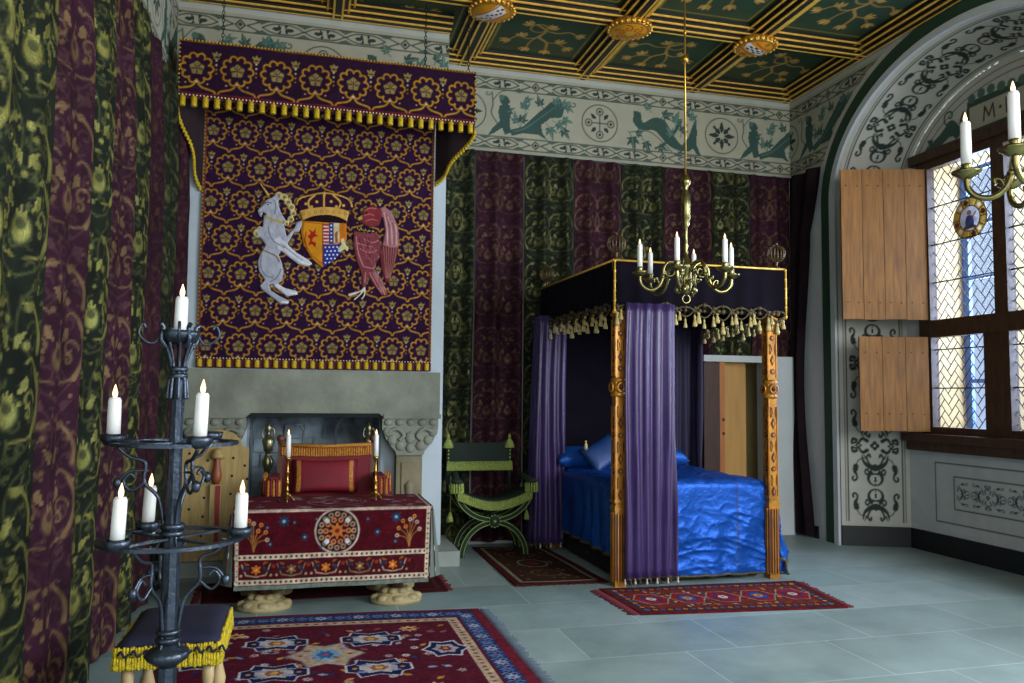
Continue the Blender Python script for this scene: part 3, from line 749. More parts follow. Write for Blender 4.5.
def fold(u, z, lam, amp, seed, z1=4.):
    ph = 2*pi*(u/lam)+.5*vnoise(u*1.3, z*.35, seed)*2+.25*np.sin(z*1.1+u*2)
    s_ = np.sin(ph); g = .55+.45*np.clip((z1-z)/1.6, 0, 1)
    return amp*g*(s_+.28*np.sin(2*ph+1.3)+.35*vnoise(u*3.1, z*.5, seed+3))
wh = empty('wall_hanging', (-1.1, 5.2, 0), 'long green and purple striped velvet hanging covering the whole left wall', 'wall hanging', 'striped velvet wall hangings')
def leftw(u, z):   # u measured along the wall = world Y
    s_ = ((u-3.63+.02*np.sin(z*.9+u)) % .515)/.515                # each breadth billows out and tucks back at its seam
    d = (.55+.45*np.clip((4.3-z)/1.2, 0, 1))*.125*np.where(s_ < .84, (s_/.84)**.8, ((1-s_)/.16)**.7)-.055+.010*np.sin(u*31+z*.7)+.012*vnoise(u*4, z*.8, 11)
    ed = 0
    return XL+.085+d-.025*ed**8+.05*np.clip((u-6.3)/.9, 0, 1)**1.5, u+.02*np.sin(z*1.3+u), z
yb = [2.60, 3.115]+[3.63+.515*i for i in range(8)]
for i in range(len(yb)-1):
    breadth(wh, 'velvet_breadth', yb[i], min(.515, 7.27-yb[i])+.004, .03, ZF-.01 if yb[i] > 9 else (ZC-.02 if yb[i] < 4.1 else ZF+.0), leftw, i % 2 == 1 or i == 0, .0095 if yb[i] > 3 else .012, 20+i, lit_level=1. if yb[i] < 5.3 else .5)  # far breadths take the dimmer gold, standing in for weaker light
k = MB(); k.tube([(XL+.03, 4.33, ZF+.01), (XL+.03, 7.3, ZF+.01)], .012); k.build('hanging_rail', m_iron, wh)
wh2 = empty('wall_hanging', (3.4, 7.9, 0), 'striped green and purple velvet hanging on the back wall behind the bed', 'wall hanging', 'striped velvet wall hangings')
def backw(u, z):
    d = fold(u-1.4, z, .27, .048, 31)
    return u, YB-.10+d, z
xb = [1.31, 1.67, 2.2, 2.75, 3.29, 3.79, 4.35, 4.83, 5.36]
door_cut = lambda U, V: ~((U > 4.26) & (V < 1.95))
for i in range(len(xb)-1):
    breadth(wh2, 'velvet_breadth', xb[i], xb[i+1]-xb[i]-(.024 if i < 2 else .012), .04, ZF+.01, backw, i % 2 == 0, .0105, 40+i, door_cut, fine=True)
k = MB(); k.tube([(1.3, YB-.05, ZF+.02), (XR-.02, YB-.05, ZF+.02)], .012)
for i in range(26): k.sph((1.35+i*.158, YB-.05, ZF+.015), .018, 0, seg=6)
k.build('hanging_rail', m_iron, wh2)
wh3 = empty('wall_hanging', (XR-.08, 7.7, 0), 'narrow dark plum velvet hanging in the corner between door and arch', 'wall hanging', 'striped velvet wall hangings')
c = Cv(.62, ZF-.02, .012, '#1c1015')
def cornerw(u, z):
    s_ = np.clip(.78+.22*np.cos(z*1.6+.6), 0, 1)
    return XR-.085+.035*np.sin(u/.62*2*pi*2.2+z*.3), 7.93-u*s_*(.62+.38*np.clip((z-3.3)/.7, 0, 1)), z+.03
n = vnoise(*np.meshgrid(c.x*12, c.y*6), 3); c.c[..., :3] *= (1+.3*n)[..., None]
sheet('velvet_breadth', c, cornerw, m_hang, wh3)

# ================================================================== DOORWAY
k = MB(); YS = 7.84
k.bx(4.22, YS, 1.90, 5.33, YB-.001, 1.97).bx(5.08, YS, 0, 5.33, YB-.001, 1.90)
S(k.build('trim_8', m_white))
k = MB(); k.bx(4.28, 8.75, 0, 5.6, 8.8, 2.0).bx(4.2, YB+.25, 0, 4.26, 8.75, 2.0).bx(5.55, YB+.25, 0, 5.6, 8.75, 2.0).bx(4.26, YB+.25, 1.94, 5.6, 8.75, 2.0)
S(k.build('wall_passage', mat('cream_passage_plaster', '#c4b27e', .8, var=.05, vscale=2)))
dr = tag(bpy.data.objects.new('door_1', None), kind='structure'); COL.objects.link(dr); dr.location = (4.4, 7.95, 0)
MB().bx(4.23, 7.86, .02, 4.42, 7.9, 1.89).build('door_leaf', m_doorw, dr)
MB().bx(4.42, 7.86, .02, 4.48, 7.98, 1.90).build('door_edge', m_tand, dr)
MB().bx(4.48, 8.03, .02, 4.84, 8.07, 1.90).build('inner_leaf', m_tan, dr)
MB().bx(4.45, 7.855, 1.1, 4.475, 7.861, 1.13).bx(4.45, 7.855, 1.25, 4.475, 7.861, 1.28).build('latch_plate', m_nail, dr)

# ================================================================== CHIMNEY, FIREPLACE
k = MB(); CY = 7.33
k.bx(XL, CY, 0, -.46, YB, ZC).bx(.70, CY, 0, 1.26, YB, ZC).bx(-.46, CY, 1.36, .70, YB, ZC)
S(k.build('wall_chimney', mat('blue_white_limewash', '#b4c2ca', .85, bump=.15, bscale=30, var=.06, vscale=3)))
fb = MB(); fb.bx(-.46, 7.9, 0, .7, YB-.01, 1.36)
fb.bx(-.459, CY+.001, .0, -.44, 7.9, 1.36).bx(.68, CY+.001, 0, .699, 7.9, 1.36)
for j in range(9):
    x = -.44-(.1 if j % 2 else 0)
    while x < .68:
        w = random.uniform(.16, .3); a, b_ = max(x+.01, -.44), min(x+w-.01, .68)
        if b_-a > .03: fb.bx(a, 7.86+random.uniform(0, .03), .14+j*.135, b_, 7.9, .14+(j+1)*.135-.012, 0)
        x += w
fp = empty('fireplace', (.13, 7.2, 0), 'carved grey stone fireplace with a plain deep lintel below the tapestry', 'fireplace')
fb.build('firebox', m_stone2, fp)
k = MB()
# lintel: outline in XZ with rounded inner corners
prof = [(-.95, 1.30), (-.46, 1.30), (-.42, 1.335), (.66, 1.335), (.70, 1.30), (1.2, 1.30), (1.2, 1.705), (-.95, 1.705)]
TXZ = Matrix(((1, 0, 0, 0), (0, 0, 1, 0), (0, 1, 0, 0), (0, 0, 0, 1)))
k.prism(prof, 7.12, CY-.001, 0, TXZ); k.bx(-.97, 7.119, 1.70, 1.2, CY-.001, 1.705); k.bx(-.96, 7.105, 1.29, -.46, 7.12, 1.33).bx(.70, 7.105, 1.29, 1.21, 7.12, 1.33)
k.build('lintel', m_stone, fp)
MB().bx(-.45, 7.14, 1.30, .69, 7.32, 1.3345).build('smoke_board', m_soot, fp)
for s_, cx_ in ((-1, -.71), (1, .94)):
    k = MB(); P = [(-.25, 1.29), (.25, 1.29), (.25, 1.2), (.235, 1.16), (.21, 1.1), (.165, 1.04), (.13, 1.0), (.12, .965), (-.12, .965), (-.13, 1.0), (-.165, 1.04), (-.21, 1.1), (-.235, 1.16), (-.25, 1.2)]
    k.prism([(cx_+a, b_) for a, b_ in P], 7.13, CY-.001, 0, TXZ)
    for i in range(7):
        a = -pi*.92+i*pi*.84/6; rr = .19
        k.sph((cx_+rr*cos(a)*1.1, 7.13, 1.22+rr*sin(a)), .045, 0, (1, .45, 1), 8)
    for i in range(5): k.sph((cx_-.2+i*.1, 7.13, 1.255), .04, 0, (1, .5, .8), 8)
    for sg in (-1, 1): k.tube(spline([(cx_+sg*.2, 7.125, 1.17), (cx_+sg*.12, 7.12, 1.2), (cx_+sg*.06, 7.12, 1.14), (cx_+sg*.1, 7.12, 1.1)]), .018, 6)
    k.sph((cx_, 7.13, 1.12), .05, 0, (1, .5, 1.2), 8)
    k.build('capital', m_stone, fp)
    k = MB(); k.bx(cx_-.115, 7.16, .24, cx_+.115, CY-.001, .97).bx(cx_-.14, 7.14, .13, cx_+.14, CY-.001, .26).bx(cx_-.07, 7.145, .34, cx_+.07, 7.16, .9)
    k.lathe([(.012, 0), (.045, .02), (.03, .1), (.045, .2), (.012, .24)], (cx_, 7.146, .5), 8, 0)
    k.build('column', mat('warm_column_stone', '#7b745c', .85, bump=.4, bscale=20, var=.25, vscale=5), fp)
k = MB(); k.bx(-1.05, 7.01, 0, 1.38, CY, .13).bx(1.27, CY, 0, 1.38, 7.84, .13).bx(-.44, CY, 0, .68, 7.9, .13)
tag(k.build('hearth_slab', m_hearth), 'pale stone hearth slab under the fireplace, edging past the red table', 'hearth')
# ================================================================== CANOPY AND TAPESTRY
TG = '#2a1030'; TGOLD = '#a8781e'; TPALE = '#8f7a42'
def roundel(c, x, y, s=1.):
    c.at(x, y, s)
    th = np.linspace(-pi/2+.1, 1.5*pi-.1, 81)
    c.line([((.093+.022*abs(sin(5*(t+pi/2))))*cos(t), (.093+.022*abs(sin(5*(t+pi/2))))*sin(t)) for t in th], .0125, TGOLD, .8)
    for i in range(10):
        a = -pi/2+i*pi/5; c.disc(.087*cos(a), .087*sin(a), .008, TGOLD, .8)
    c.disc(0, 0, .044, TPALE, .5)
    for i in range(5):
        a = i*2*pi/5+pi/2; c.line([(.012*cos(a+.6), .012*sin(a+.6)), (.046*cos(a+.6), .046*sin(a+.6))], .007, TG); c.disc(.04*cos(a), .04*sin(a), .012, TPALE, .5)
    c.line([(0, -.044), (0, .044)], .004, TG); c.line([(-.04, 0), (.04, 0)], .004, TG)
    for sg in (-1, 1):
        c.line(spline([(sg*.010, -.098), (sg*.014, -.118), (sg*.04, -.142), (sg*.085, -.155), (sg*.12, -.166), (sg*.133, -.19)]), .013, TGOLD, .8)
        c.disc(sg*.075, -.115, .006, '#b08a78')
    c.disc(0, -.1, .008, '#c9bca0', .3)
    c.at(x+.133*s, y+.105*s, s)
    for a in (pi/2, pi/2-.8, pi/2+.8): c.leaf(0, -.01, a, .045, .022, TPALE, .5, bend=0)
    c.poly([(-.03, -.012), (.03, -.012), (0, -.04)], TPALE, .5); c.disc(0, -.035, .006, '#c9c0b0'); c.disc(0, -.008, .008, TG)
    c.at(x+.133*s, y, s); c.disc(0, .0, .006, TGOLD, .5); c.disc(0, -.03, .005, TGOLD, .5); c.disc(0, .035, .006, '#c9bca0', .3)
    c.at()
def tassels(c, x0, x1, pitch, h, wd):
    pass
tp = empty('cloth_of_estate', (.12, 7.3, 1.72), 'purple and gold tapestry with unicorn, crowned shield and eagle above the fireplace', 'tapestry')
TX0, TX1, TZ0, TZ1 = -.895, 1.14, 1.80, 4.2
c = Cv(TX1-TX0, TZ1-TZ0, .0065, TG)
for r in range(8):
    zr = 1.91+.3165*r
    for k in range(-3, 7):
        x = (-.02 if r % 2 == 0 else -.155)+.267*k
        if TX0-.15 < x < TX1+.15: roundel(c, x-TX0, zr-TZ0, .96)
for x in np.arange(.1, c.w, .534): c.line([(x, 0), (x, c.h)], .003, '#20101c')
c.rect(0, 0, .02, c.h, '#6d3a2a'); c.rect(c.w-.02, 0, c.w, c.h, '#6d3a2a')
n = vnoise(*np.meshgrid(c.x*60, c.y*60), 8); c.c[..., :3] *= (1+.22*n)[..., None]
def tapz(u, v): return TX0+u, CY-.03+.006*np.sin(u*7)+.004*np.sin(v*5), TZ0+v
sheet('woven_field', c, tapz, m_tap, tp)
m_fringe = mat('gold_fringe', '#cfae1e', .5, .2, sheen=.0, bump=.8, bscale=200, var=.25, vscale=60)
m_fringey = mat('yellow_silk_fringe', '#c2ac18', .6, .1, sheen=.0, bump=.8, bscale=150, var=.35, vscale=60)
m_redband = mat('crimson_band', '#4c1024', .8)
k = MB(); k.bx(TX0, CY-.034, 1.72, TX1, CY-.028, 1.80); k.build('hem_band', m_redband, tp)
def tassel_row(parent, n, pos, prof, m):
    k = MB(); k.lathe(prof, (0, 0, 0), 8); o = k.build('tassel', m, parent, local=True)
    for i in range(n):
        q = o if i == 0 else o.copy()
        if i: COL.objects.link(q)
        q.parent = parent; q.location = Vector(pos(i))-parent.location
tassel_row(tp, 26, lambda i: (TX0+.03+i*.0785, CY-.045, 1.725), [(.021, 0), (.023, .01), (.022, .062), (.009, .072)], m_fringe)
k = MB()
for i in range(78): k.sph((TX0+.013+i*.0262, CY-.04, 1.803), .0065, 1, seg=6)
for i in range(70):
    for x in (TX0+.004, TX1-.004): k.sph((x, CY-.035, TZ0+.03+i*.034), .007, 0, seg=5)
k.build('bead_edging', [m_fringe, mat('pale_bead', '#d8cfae', .5)], tp)

# embroidered emblem, traced shape by shape; EX/EZ lay the drawing out in metres
def E_(pts): return [(.0018186*a+.0000586*b-.6042-EX0, .000148*a-.0018266*b+3.4305-EZ0) for a, b in pts]
def emblem(name, ex0, ez0, w, h, paint, relief):
    global EX0, EZ0
    EX0, EZ0 = ex0, ez0
    c = Cv(w, h, .0042, '#000000'); paint(c)
    K = c.k > .45
    k2 = c.k.copy()
    for _ in range(6): k2 = (k2+np.roll(k2, 1, 0)+np.roll(k2, -1, 0)+np.roll(k2, 1, 1)+np.roll(k2, -1, 1))/5
    nn = vnoise(*np.meshgrid(c.x*40, c.y*40), 2)
    hgt = relief*np.clip((k2-.45)*1.8, 0, 1)*(1+.15*nn)+.004
    sheet(name, c, lambda u, v: (ex0+u, CY-.036-hgt, ez0+v), m_tap, tp, keep=K)
UG, UG2, UD = '#a9adb9', '#c9ccd4', '#6d7080'
def p_uni(c):
    P = lambda pts, col, a=0.: c.poly(E_(pts), col, a)
    Ln = lambda pts, w, col, a=0., w1=None: c.line(E_(spline(pts, 4)), w, col, a, w1)
    for x, y, r in ((190, 108, 22), (215, 115, 20), (232, 140, 20), (248, 165, 20), (256, 195, 18), (245, 225, 18), (225, 245, 14), (90, 290, 24), (100, 270, 15)):
        (a, b), = E_([(x, y)]); c.disc(a, b, r*.0018, '#cfc08a', .4)
        c.disc(a+.005, b-.006, r*.0009, '#8f7a3e', .4)
    P([(180, 535), (215, 560), (275, 578), (278, 598), (225, 605), (190, 575), (160, 550)], UG2)
    P([(215, 330), (238, 290), (262, 265), (270, 240), (300, 228), (298, 262), (285, 290), (262, 292), (245, 322), (228, 352)], UG)
    P([(118, 200), (190, 228), (215, 250), (225, 300), (235, 345), (208, 365), (190, 400), (205, 440), (212, 490), (203, 530), (172, 547), (145, 545), (152, 570), (190, 598), (238, 625), (232, 642), (195, 642), (155, 605), (105, 565), (98, 545), (122, 520), (95, 480), (88, 430), (102, 390), (125, 350), (100, 310), (85, 285), (112, 262)], UG)
    P([(190, 310), (225, 342), (272, 388), (332, 428), (350, 450), (322, 462), (278, 448), (230, 408), (185, 370), (165, 330)], UG2)
    P([(180, 100), (192, 125), (188, 150), (205, 200), (225, 230), (200, 242), (150, 228), (130, 205), (118, 188), (108, 214), (97, 206), (88, 185), (93, 170), (115, 150), (128, 128), (150, 118)], UG)
    P([(95, 38), (103, 42), (150, 104), (134, 112)], '#d2b45a', .6)
    Ln([(125, 148), (140, 140), (155, 146)], .008, '#3a3c48'); (a, b), = E_([(140, 152)]); c.disc(a, b, .008, '#2c2e38')
    Ln([(98, 192), (108, 190), (118, 184)], .006, UD); Ln([(168, 130), (176, 160), (170, 200)], .008, UD)
    Ln([(128, 212), (160, 228), (205, 240)], .022, '#b9a24e', .6); Ln([(110, 372), (150, 392), (175, 405), (190, 432)], .012, '#7c6a3c', .4)
    Ln([(140, 262), (150, 310), (175, 340), (215, 365)], .009, UD); Ln([(110, 400), (104, 450), (125, 495), (160, 510)], .009, UD); Ln([(200, 470), (180, 510), (150, 530)], .009, UD); Ln([(200, 345), (250, 390), (300, 430)], .007, UD)
    Ln([(300, 440), (335, 452)], .014, '#e4e6ea'); Ln([(205, 630), (232, 634)], .014, '#e4e6ea'); Ln([(245, 590), (272, 592)], .014, '#e4e6ea')
def p_crown(c):
    P = lambda pts, col, a=0.: c.poly(E_(pts), col, a)
    Ln = lambda pts, w, col, a=0., w1=None: c.line(E_(spline(pts, 5)), w, col, a, w1)
    P([(272, 150), (330, 112), (405, 96), (480, 112), (542, 160), (520, 215), (405, 180), (296, 210)], '#33132c')
    G = '#c89c48'
    Ln([(272, 152), (285, 125), (330, 108), (405, 95), (480, 108), (530, 135), (542, 165)], .02, G, .9)
    for pts in ([(340, 185), (330, 140), (360, 108)], [(470, 185), (485, 145), (450, 108)], [(405, 175), (405, 100)]): Ln(pts, .016, G, .9)
    for x, y in ((318, 150), (370, 140), (440, 140), (500, 160), (345, 165), (465, 165)): 
        (a, b), = E_([(x, y)]); c.disc(a, b, .013, G, .9)
    P([(285, 185), (340, 172), (405, 166), (470, 172), (530, 190), (516, 245), (460, 215), (405, 208), (350, 212), (300, 235)], G, .9)
    for i in range(8):
        (a, b), = E_([(305+i*29, 205-16*sin(pi*(i+.5)/8))]); c.disc(a, b, .011, '#6a4a1c'); c.disc(a, b, .005, '#e8d9a0', .9)
    P([(408, 78), (414, 92), (426, 94), (414, 99), (412, 112), (404, 112), (402, 99), (390, 94), (402, 92)], G, .9)
    P(spline([(302, 232), (350, 212), (405, 206), (465, 214), (515, 240), (470, 248), (405, 246), (350, 240)], 4), '#1b0d14')
def p_shield(c):
    P = lambda pts, col, a=0.: c.poly(E_(pts), col, a)
    Ln = lambda pts, w, col, a=0., w1=None: c.line(E_(pts), w, col, a, w1)
    Y_ = '#cf8f1a'
    P([(298, 225), (350, 236), (405, 241), (462, 243), (515, 240), (515, 330), (500, 385), (450, 435), (394, 470), (345, 425), (305, 355), (292, 290)], Y_, .4)
    Ln([(308, 238), (398, 252), (396, 450), (346, 408), (312, 345), (302, 290), (308, 238)], .007, '#a03020')
    for q in ([(330, 275), (350, 290), (365, 270), (362, 300), (375, 310), (352, 318), (345, 335), (368, 345), (360, 368), (345, 350), (328, 360), (338, 330), (325, 310), (340, 300)],): P(q, '#a8201c')
    Ln([(322, 372), (312, 330), (318, 290)], .01, '#a8201c')
    for i in range(6):
        y = 252+i*17; P([(401, y), (427, y+1), (427, y+11), (401, y+10)], '#b22438'); P([(401, y+9), (427, y+10), (427, y+17), (401, y+16)], '#e0d6d2')
    P([(428, 246), (450, 247), (450, 352), (428, 352)], '#2a3a86'); P([(451, 247), (478, 247), (478, 350), (451, 350)], '#cbbf9a'); P([(479, 247), (514, 245), (514, 335), (479, 350)], '#c8701c')
    P([(399, 355), (470, 354), (505, 340), (498, 385), (450, 433), (399, 466)], '#27348c')
    for i in range(4):
        for j in range(5):
            (a, b), = E_([(410+i*19+(j % 2)*8, 368+j*19)])
            if i*19+j*14 < 88: c.disc(a, b, .0075, '#e2e4ea')
    for j in range(5):
        (a, b), = E_([(439, 260+j*19)]); c.disc(a, b, .0075, '#e2e4ea')
    P([(455, 300), (470, 285), (470, 345), (458, 345)], '#8c5a20')
    Ln([(400, 243), (397, 465)], .006, '#7a1c14'); Ln([(399, 353), (505, 345)], .005, '#7a1c14')
    P([(485, 330), (500, 322), (505, 350), (525, 372), (518, 392), (500, 380), (480, 395), (470, 375), (490, 355)], '#d6cf9a')
def p_eagle(c):
    P = lambda pts, col, a=0.: c.poly(E_(pts), col, a)
    Ln = lambda pts, w, col, a=0., w1=None: c.line(E_(spline(pts, 4)), w, col, a, w1)
    P([(690, 350), (772, 365), (762, 420), (745, 480), (722, 555), (700, 550), (680, 480), (672, 400)], '#6e2f35')
    for i in range(6): Ln([(695+i*13, 370), (700+i*10, 440), (706+i*4, 530)], .005, '#a6706a')
    P([(672, 175), (700, 165), (735, 190), (758, 240), (776, 305), (770, 375), (735, 378), (690, 362), (702, 290), (692, 225)], '#a67478')
    for i in range(7): Ln([(690+i*9, 190+i*10), (702+i*11, 270), (705+i*11, 360)], .006, '#d9b4b0' if i % 2 else '#7a3f46')
    P([(548, 285), (600, 300), (665, 300), (682, 350), (668, 430), (650, 480), (690, 540), (718, 625), (680, 615), (640, 562), (618, 520), (604, 582), (584, 582), (586, 520), (560, 440), (543, 360)], '#7c3c44')
    for pts in ([(560, 320), (570, 400), (595, 470)], [(600, 330), (640, 350), (668, 340)], [(580, 380), (620, 400), (660, 390)], [(600, 470), (640, 480), (655, 465)], [(605, 500), (600, 550)], [(640, 500), (670, 560), (700, 610)], [(625, 500), (655, 560), (680, 600)], [(565, 350), (600, 362), (640, 372)]): Ln(pts, .009, '#c07c80')
    for pts in ([(575, 330), (590, 400)], [(610, 440), (650, 450)], [(655, 500), (690, 570)]): Ln(pts, .007, '#5c1f2a')
    er = np.random.default_rng(4)
    for i in range(90):
        t = er.random()
        if i % 3: x, y = 575+60*t+er.uniform(-12, 45), 310+140*t
        else: x, y = 650+45*t+er.uniform(-12, 12), 480+120*t
        a = er.uniform(14, 30); Ln([(x, y), (x+4, y+a*.6), (x+10, y+a)], .005, ['#b98a88', '#4c1c26', '#a05a60'][i % 3], w1=.002)
    P([(590, 205), (605, 172), (645, 160), (685, 178), (690, 220), (675, 262), (640, 272), (600, 262), (578, 240), (572, 225)], '#7a3036')
    for pts in ([(600, 190), (630, 175), (660, 180)], [(600, 215), (625, 205), (650, 215)], [(610, 240), (640, 232), (665, 240)]): Ln(pts, .009, '#c0605a')
    P([(560, 225), (590, 205), (592, 228), (575, 240)], '#b6a24c', .5); (a, b), = E_([(612, 200)]); c.disc(a, b, .009, '#1a0c0c')
    for i in range(5):
        x = 566+i*20; P([(x, 258+i*5), (x+8, 285+i*4), (x+18, 262+i*5), (x+16, 292+i*3), (x-2, 280+i*4)], '#c8b04c', .6)
    for pts in ([(600, 578), (560, 600), (522, 612)], [(600, 580), (575, 610), (548, 632)], [(600, 585), (598, 612), (585, 630)], [(597, 590), (540, 600), (520, 605)]): Ln(pts, .016, '#dcd8c8')
emblem('unicorn_emblem', -.52, 2.22, .62, 1.22, p_uni, .018)
emblem('crown_emblem', -.15, 2.95, .6, .4, p_crown, .010)
emblem('shield_emblem', -.1, 2.55, .5, .5, p_shield, .012)
emblem('eagle_emblem', .35, 2.32, .56, .98, p_eagle, .016)

cn = empty('throne_canopy', (.18, 7.05, 3.8), 'projecting purple and gold canopy with tassel fringe hung above the tapestry', 'canopy')
CX0, CX1, CYF = -1.05, 1.425, 6.8
c = Cv(CX1-CX0, .46, .0065, '#260e26')
for k in range(8): roundel(c, -.91+.315*k-CX0, .23, 1.12)
c.at(); c.rect(0, .445, c.w, .46, '#7a4a20'); c.rect(0, 0, c.w, .02, '#5e1826')
for x in np.arange(.3, c.w, .63): c.line([(x, 0), (x, c.h)], .003, '#20101c')
n = vnoise(*np.meshgrid(c.x*50, c.y*50), 9); c.c[..., :3] *= (1+.22*n)[..., None]
sheet('front_valance', c, lambda u, v: (CX0+u, CYF+.008*np.sin(u*9), 3.93+v), m_tap, cn)
k = MB(); k.bx(CX0, CYF+.012, 3.90, CX1, CYF+.017, 4.38); k.build('valance_lining', m_redband, cn)
tassel_row(cn, 28, lambda i: (CX0+.04+i*.0885, CYF-.004, 3.83), [(.022, 0), (.024, .012), (.024, .078), (.01, .09)], m_fringe)
k = MB()
for i in range(90): k.sph((CX0+.012+i*.0274, CYF-.006, 3.925), .0075, 1, seg=6); k.sph((CX0+.012+i*.0274, CYF-.006, 4.385), .008, 0, seg=6)
for i in range(12):
    for x in (CX0+.006, CX1-.006): k.sph((x, CYF-.006, 3.95+i*.036), .008, 0, seg=6)
k.build('bead_edging', [m_fringe, mat('pale_bead')], cn)
m_plum = mat('dark_plum_velvet', '#1c080e', .9, sheen=.0, bump=.2, bscale=100, var=.25)
for sg in (-1, 1):
    k = MB(); xf = CX1-.005 if sg > 0 else CX0+.005; xb_ = 1.15 if sg > 0 else -.90; zb = 3.5 if sg > 0 else 3.3
    top = []; bot = []
    for i in range(13):
        t = i/12; x = xf+(xb_-xf)*t+sg*.02*sin(t*9); y = CYF+.02+(CY-.05-CYF)*t; z = 3.86+(zb-3.86)*t**1.3-.05*sin(pi*t)
        top.append((x, y, 4.37)); bot.append((x, y, z))
    n_ = len(top); k.add(top+bot+[(a-sg*.008, b_, z) for a, b_, z in top]+[(a-sg*.008, b_, z) for a, b_, z in bot], [(i, i+1, n_+i+1, n_+i) for i in range(n_-1)]+[(2*n_+i, 3*n_+i, 3*n_+i+1, 2*n_+i+1) for i in range(n_-1)]+[(n_+i, n_+i+1, 3*n_+i+1, 3*n_+i) for i in range(n_-1)], 0, True)
    k.build('side_valance', m_plum, cn, recalc=False)
    k = MB()
    for i in range(24):
        t = i/23*11.99; j = int(t); f_ = t-j; p = [bot[j][q]*(1-f_)+bot[min(j+1, 12)][q]*f_ for q in range(3)]
        k.lathe([(.008, 0), (.014, .006), (.012, .04), (.006, .05)], (p[0]+sg*.006, p[1], p[2]-.04), 6)
    k.build('side_fringe', m_fringe, cn)
k = MB(); k.bx(CX0+.01, CYF+.02, 4.37, CX1-.01, CY-.003, 4.385); k.build('canopy_roof', m_plum, cn)
for x in (-.72, .97, 1.36):
    k = MB()
    z = 4.385; i = 0
    while z < ZC-.1:
        T = Matrix.Translation((x, CYF+.02, z)) @ Matrix.Rotation((i % 2)*pi/2, 4, 'Z')
        k.tube([T @ Vector((.011*cos(a), 0, .02*sin(a)+.018)) for a in np.linspace(0, 2*pi, 9)[:-1]], .0035, 5, closed=True); z += .032; i += 1
    k.build('suspension_chain', m_nail, cn)

# ================================================================== TABLE AND WHAT STANDS ON IT
T0, T1, TY0, TY1, TZ = -.43, .92, 5.75, 6.48, .70
tb = empty('trestle_table', (.27, 6.1, 0), 'table under a red patterned carpet, standing on pale carved feet', 'table')
m_foot = mat('pale_carved_wood', '#a3956a', .6, bump=.5, bscale=30, var=.2, vscale=8)
m_walnut = mat('brown_walnut', '#5a3220', .5, bump=.2, var=.3, vscale=6)
MB().bx(T0+.03, TY0+.03, TZ-.05, T1-.03, TY1-.03, TZ-.006).build('tabletop', m_walnut, tb)
for fx in (-.22, .70):
    for fy in (5.93, 6.33):
        k = MB(); k.lathe([(.05, .10), (.045, .16), (.06, .2), (.04, .26), (.05, .5), (.06, TZ-.05)], (fx, fy, 0), 14); k.build('leg', m_walnut, tb)
        FT = Matrix.Translation((fx, 0, 0)) @ Matrix.Diagonal((1.35, 1, 1, 1)) @ Matrix.Translation((-fx, 0, 0)); k = MB(); k.lathe([(.135, 0), (.14, .025), (.115, .05), (.075, .075), (.062, .105)], (fx, fy, 0), 20, T=FT)
        for i in range(8):
            a = i*pi/4; k.sph((fx+.105*cos(a), fy+.105*sin(a), .035), .034, 0, (1.1, 1.1, .9), 8, FT)
            k.sph((fx+.065*cos(a+.4), fy+.065*sin(a+.4), .085), .026, 0, seg=8, T=FT)
        k.build('foot', m_foot, tb)
MB().bx(-.17, 6.1, .3, .68, 6.15, .36).bx(-.19, 5.93, .3, -.15, 6.33, .35).bx(.66, 5.93, .3, .70, 6.33, .35).build('stretcher', m_walnut, tb)

tcl = empty('table_carpet', (.27, 6.1, .2), 'red oriental carpet with round medallion draped over the table', 'tablecloth')
R0, R1 = '#4a0d18', '#5a1420'
def dotted(c, x0, y0, x1, y1, wd):
    c.line([(x0, y0), (x1, y1)], wd, '#c9b9a0'); L_ = math.hypot(x1-x0, y1-y0); n = max(1, int(L_/.034))
    for i in range(n):
        t = (i+.5)/n; c.disc(x0+(x1-x0)*t, y0+(y1-y0)*t, wd*.27, '#7a1f22' if i % 2 else '#28384c')
def spray(c, x, y, sg):
    c.at(x, y, sg, 1)
    for k, (ex, ey) in enumerate(((.0, .14), (.05, .13), (-.05, .12), (.08, .08), (-.07, .07), (.03, .09), (.09, .03), (-.03, .16))):
        c.line(spline([(0, -.05), (ex*.3, ey*.4), (ex, ey)]), .005, '#9a6a34'); c.disc(ex, ey, .014, '#c9793a' if k % 2 else '#b8a08c'); c.disc(ex, ey, .006, '#5a1018')
    c.at()
def star(c, x, y, r, col, col2):
    c.at(x, y)
    for i in range(8): c.leaf(0, 0, i*pi/4, r, r*.4, col, bend=0)
    c.disc(0, 0, r*.25, col2); c.at()
def starf(c, x, y, r, col): star(c, x, y, r, col, '#8a96a8')
def meander(c, x0, x1, yc, h, pitch=.235):
    x = x0+pitch/2; k = 0
    while x < x1:
        c.at(x, yc)
        c.line([(-pitch*.4, h*.3), (-pitch*.28, -h*.28), (0, -h*.38), (pitch*.28, -h*.28), (pitch*.4, h*.3)], .008, '#a89078' if k % 2 == 0 else '#7a6a50')
        for i in range(6): c.leaf(0, 0, i*pi/3+pi/6, h*.3, h*.16, '#c46a28' if k % 2 == 0 else '#6a5a48', bend=0)
        c.disc(0, 0, h*.09, '#d99a48'); 
        for sg in (-1, 1): c.leaf(sg*pitch*.35, -h*.1, pi/2+sg*.6, h*.4, h*.2, '#26324a'); c.disc(sg*pitch*.5, h*.2, h*.1, '#8f2a24')
        for sg in (-1, 1):
            c.leaf(sg*pitch*.18, h*.28, sg*.4 if sg > 0 else pi-.4, h*.35, h*.14, '#8a4a24'); c.disc(sg*pitch*.42, -h*.3, h*.07, '#a89078'); c.disc(sg*pitch*.22, h*.1, h*.05, '#2c5058')
        x += pitch; k += 1
    c.at()
fw, fh = T1-T0, .53
c = Cv(fw, fh, .005, R0)
c.rect(0, 0, fw, .028, '#6d7a70'); c.rect(.01, .03, fw-.01, .235, '#48131a')
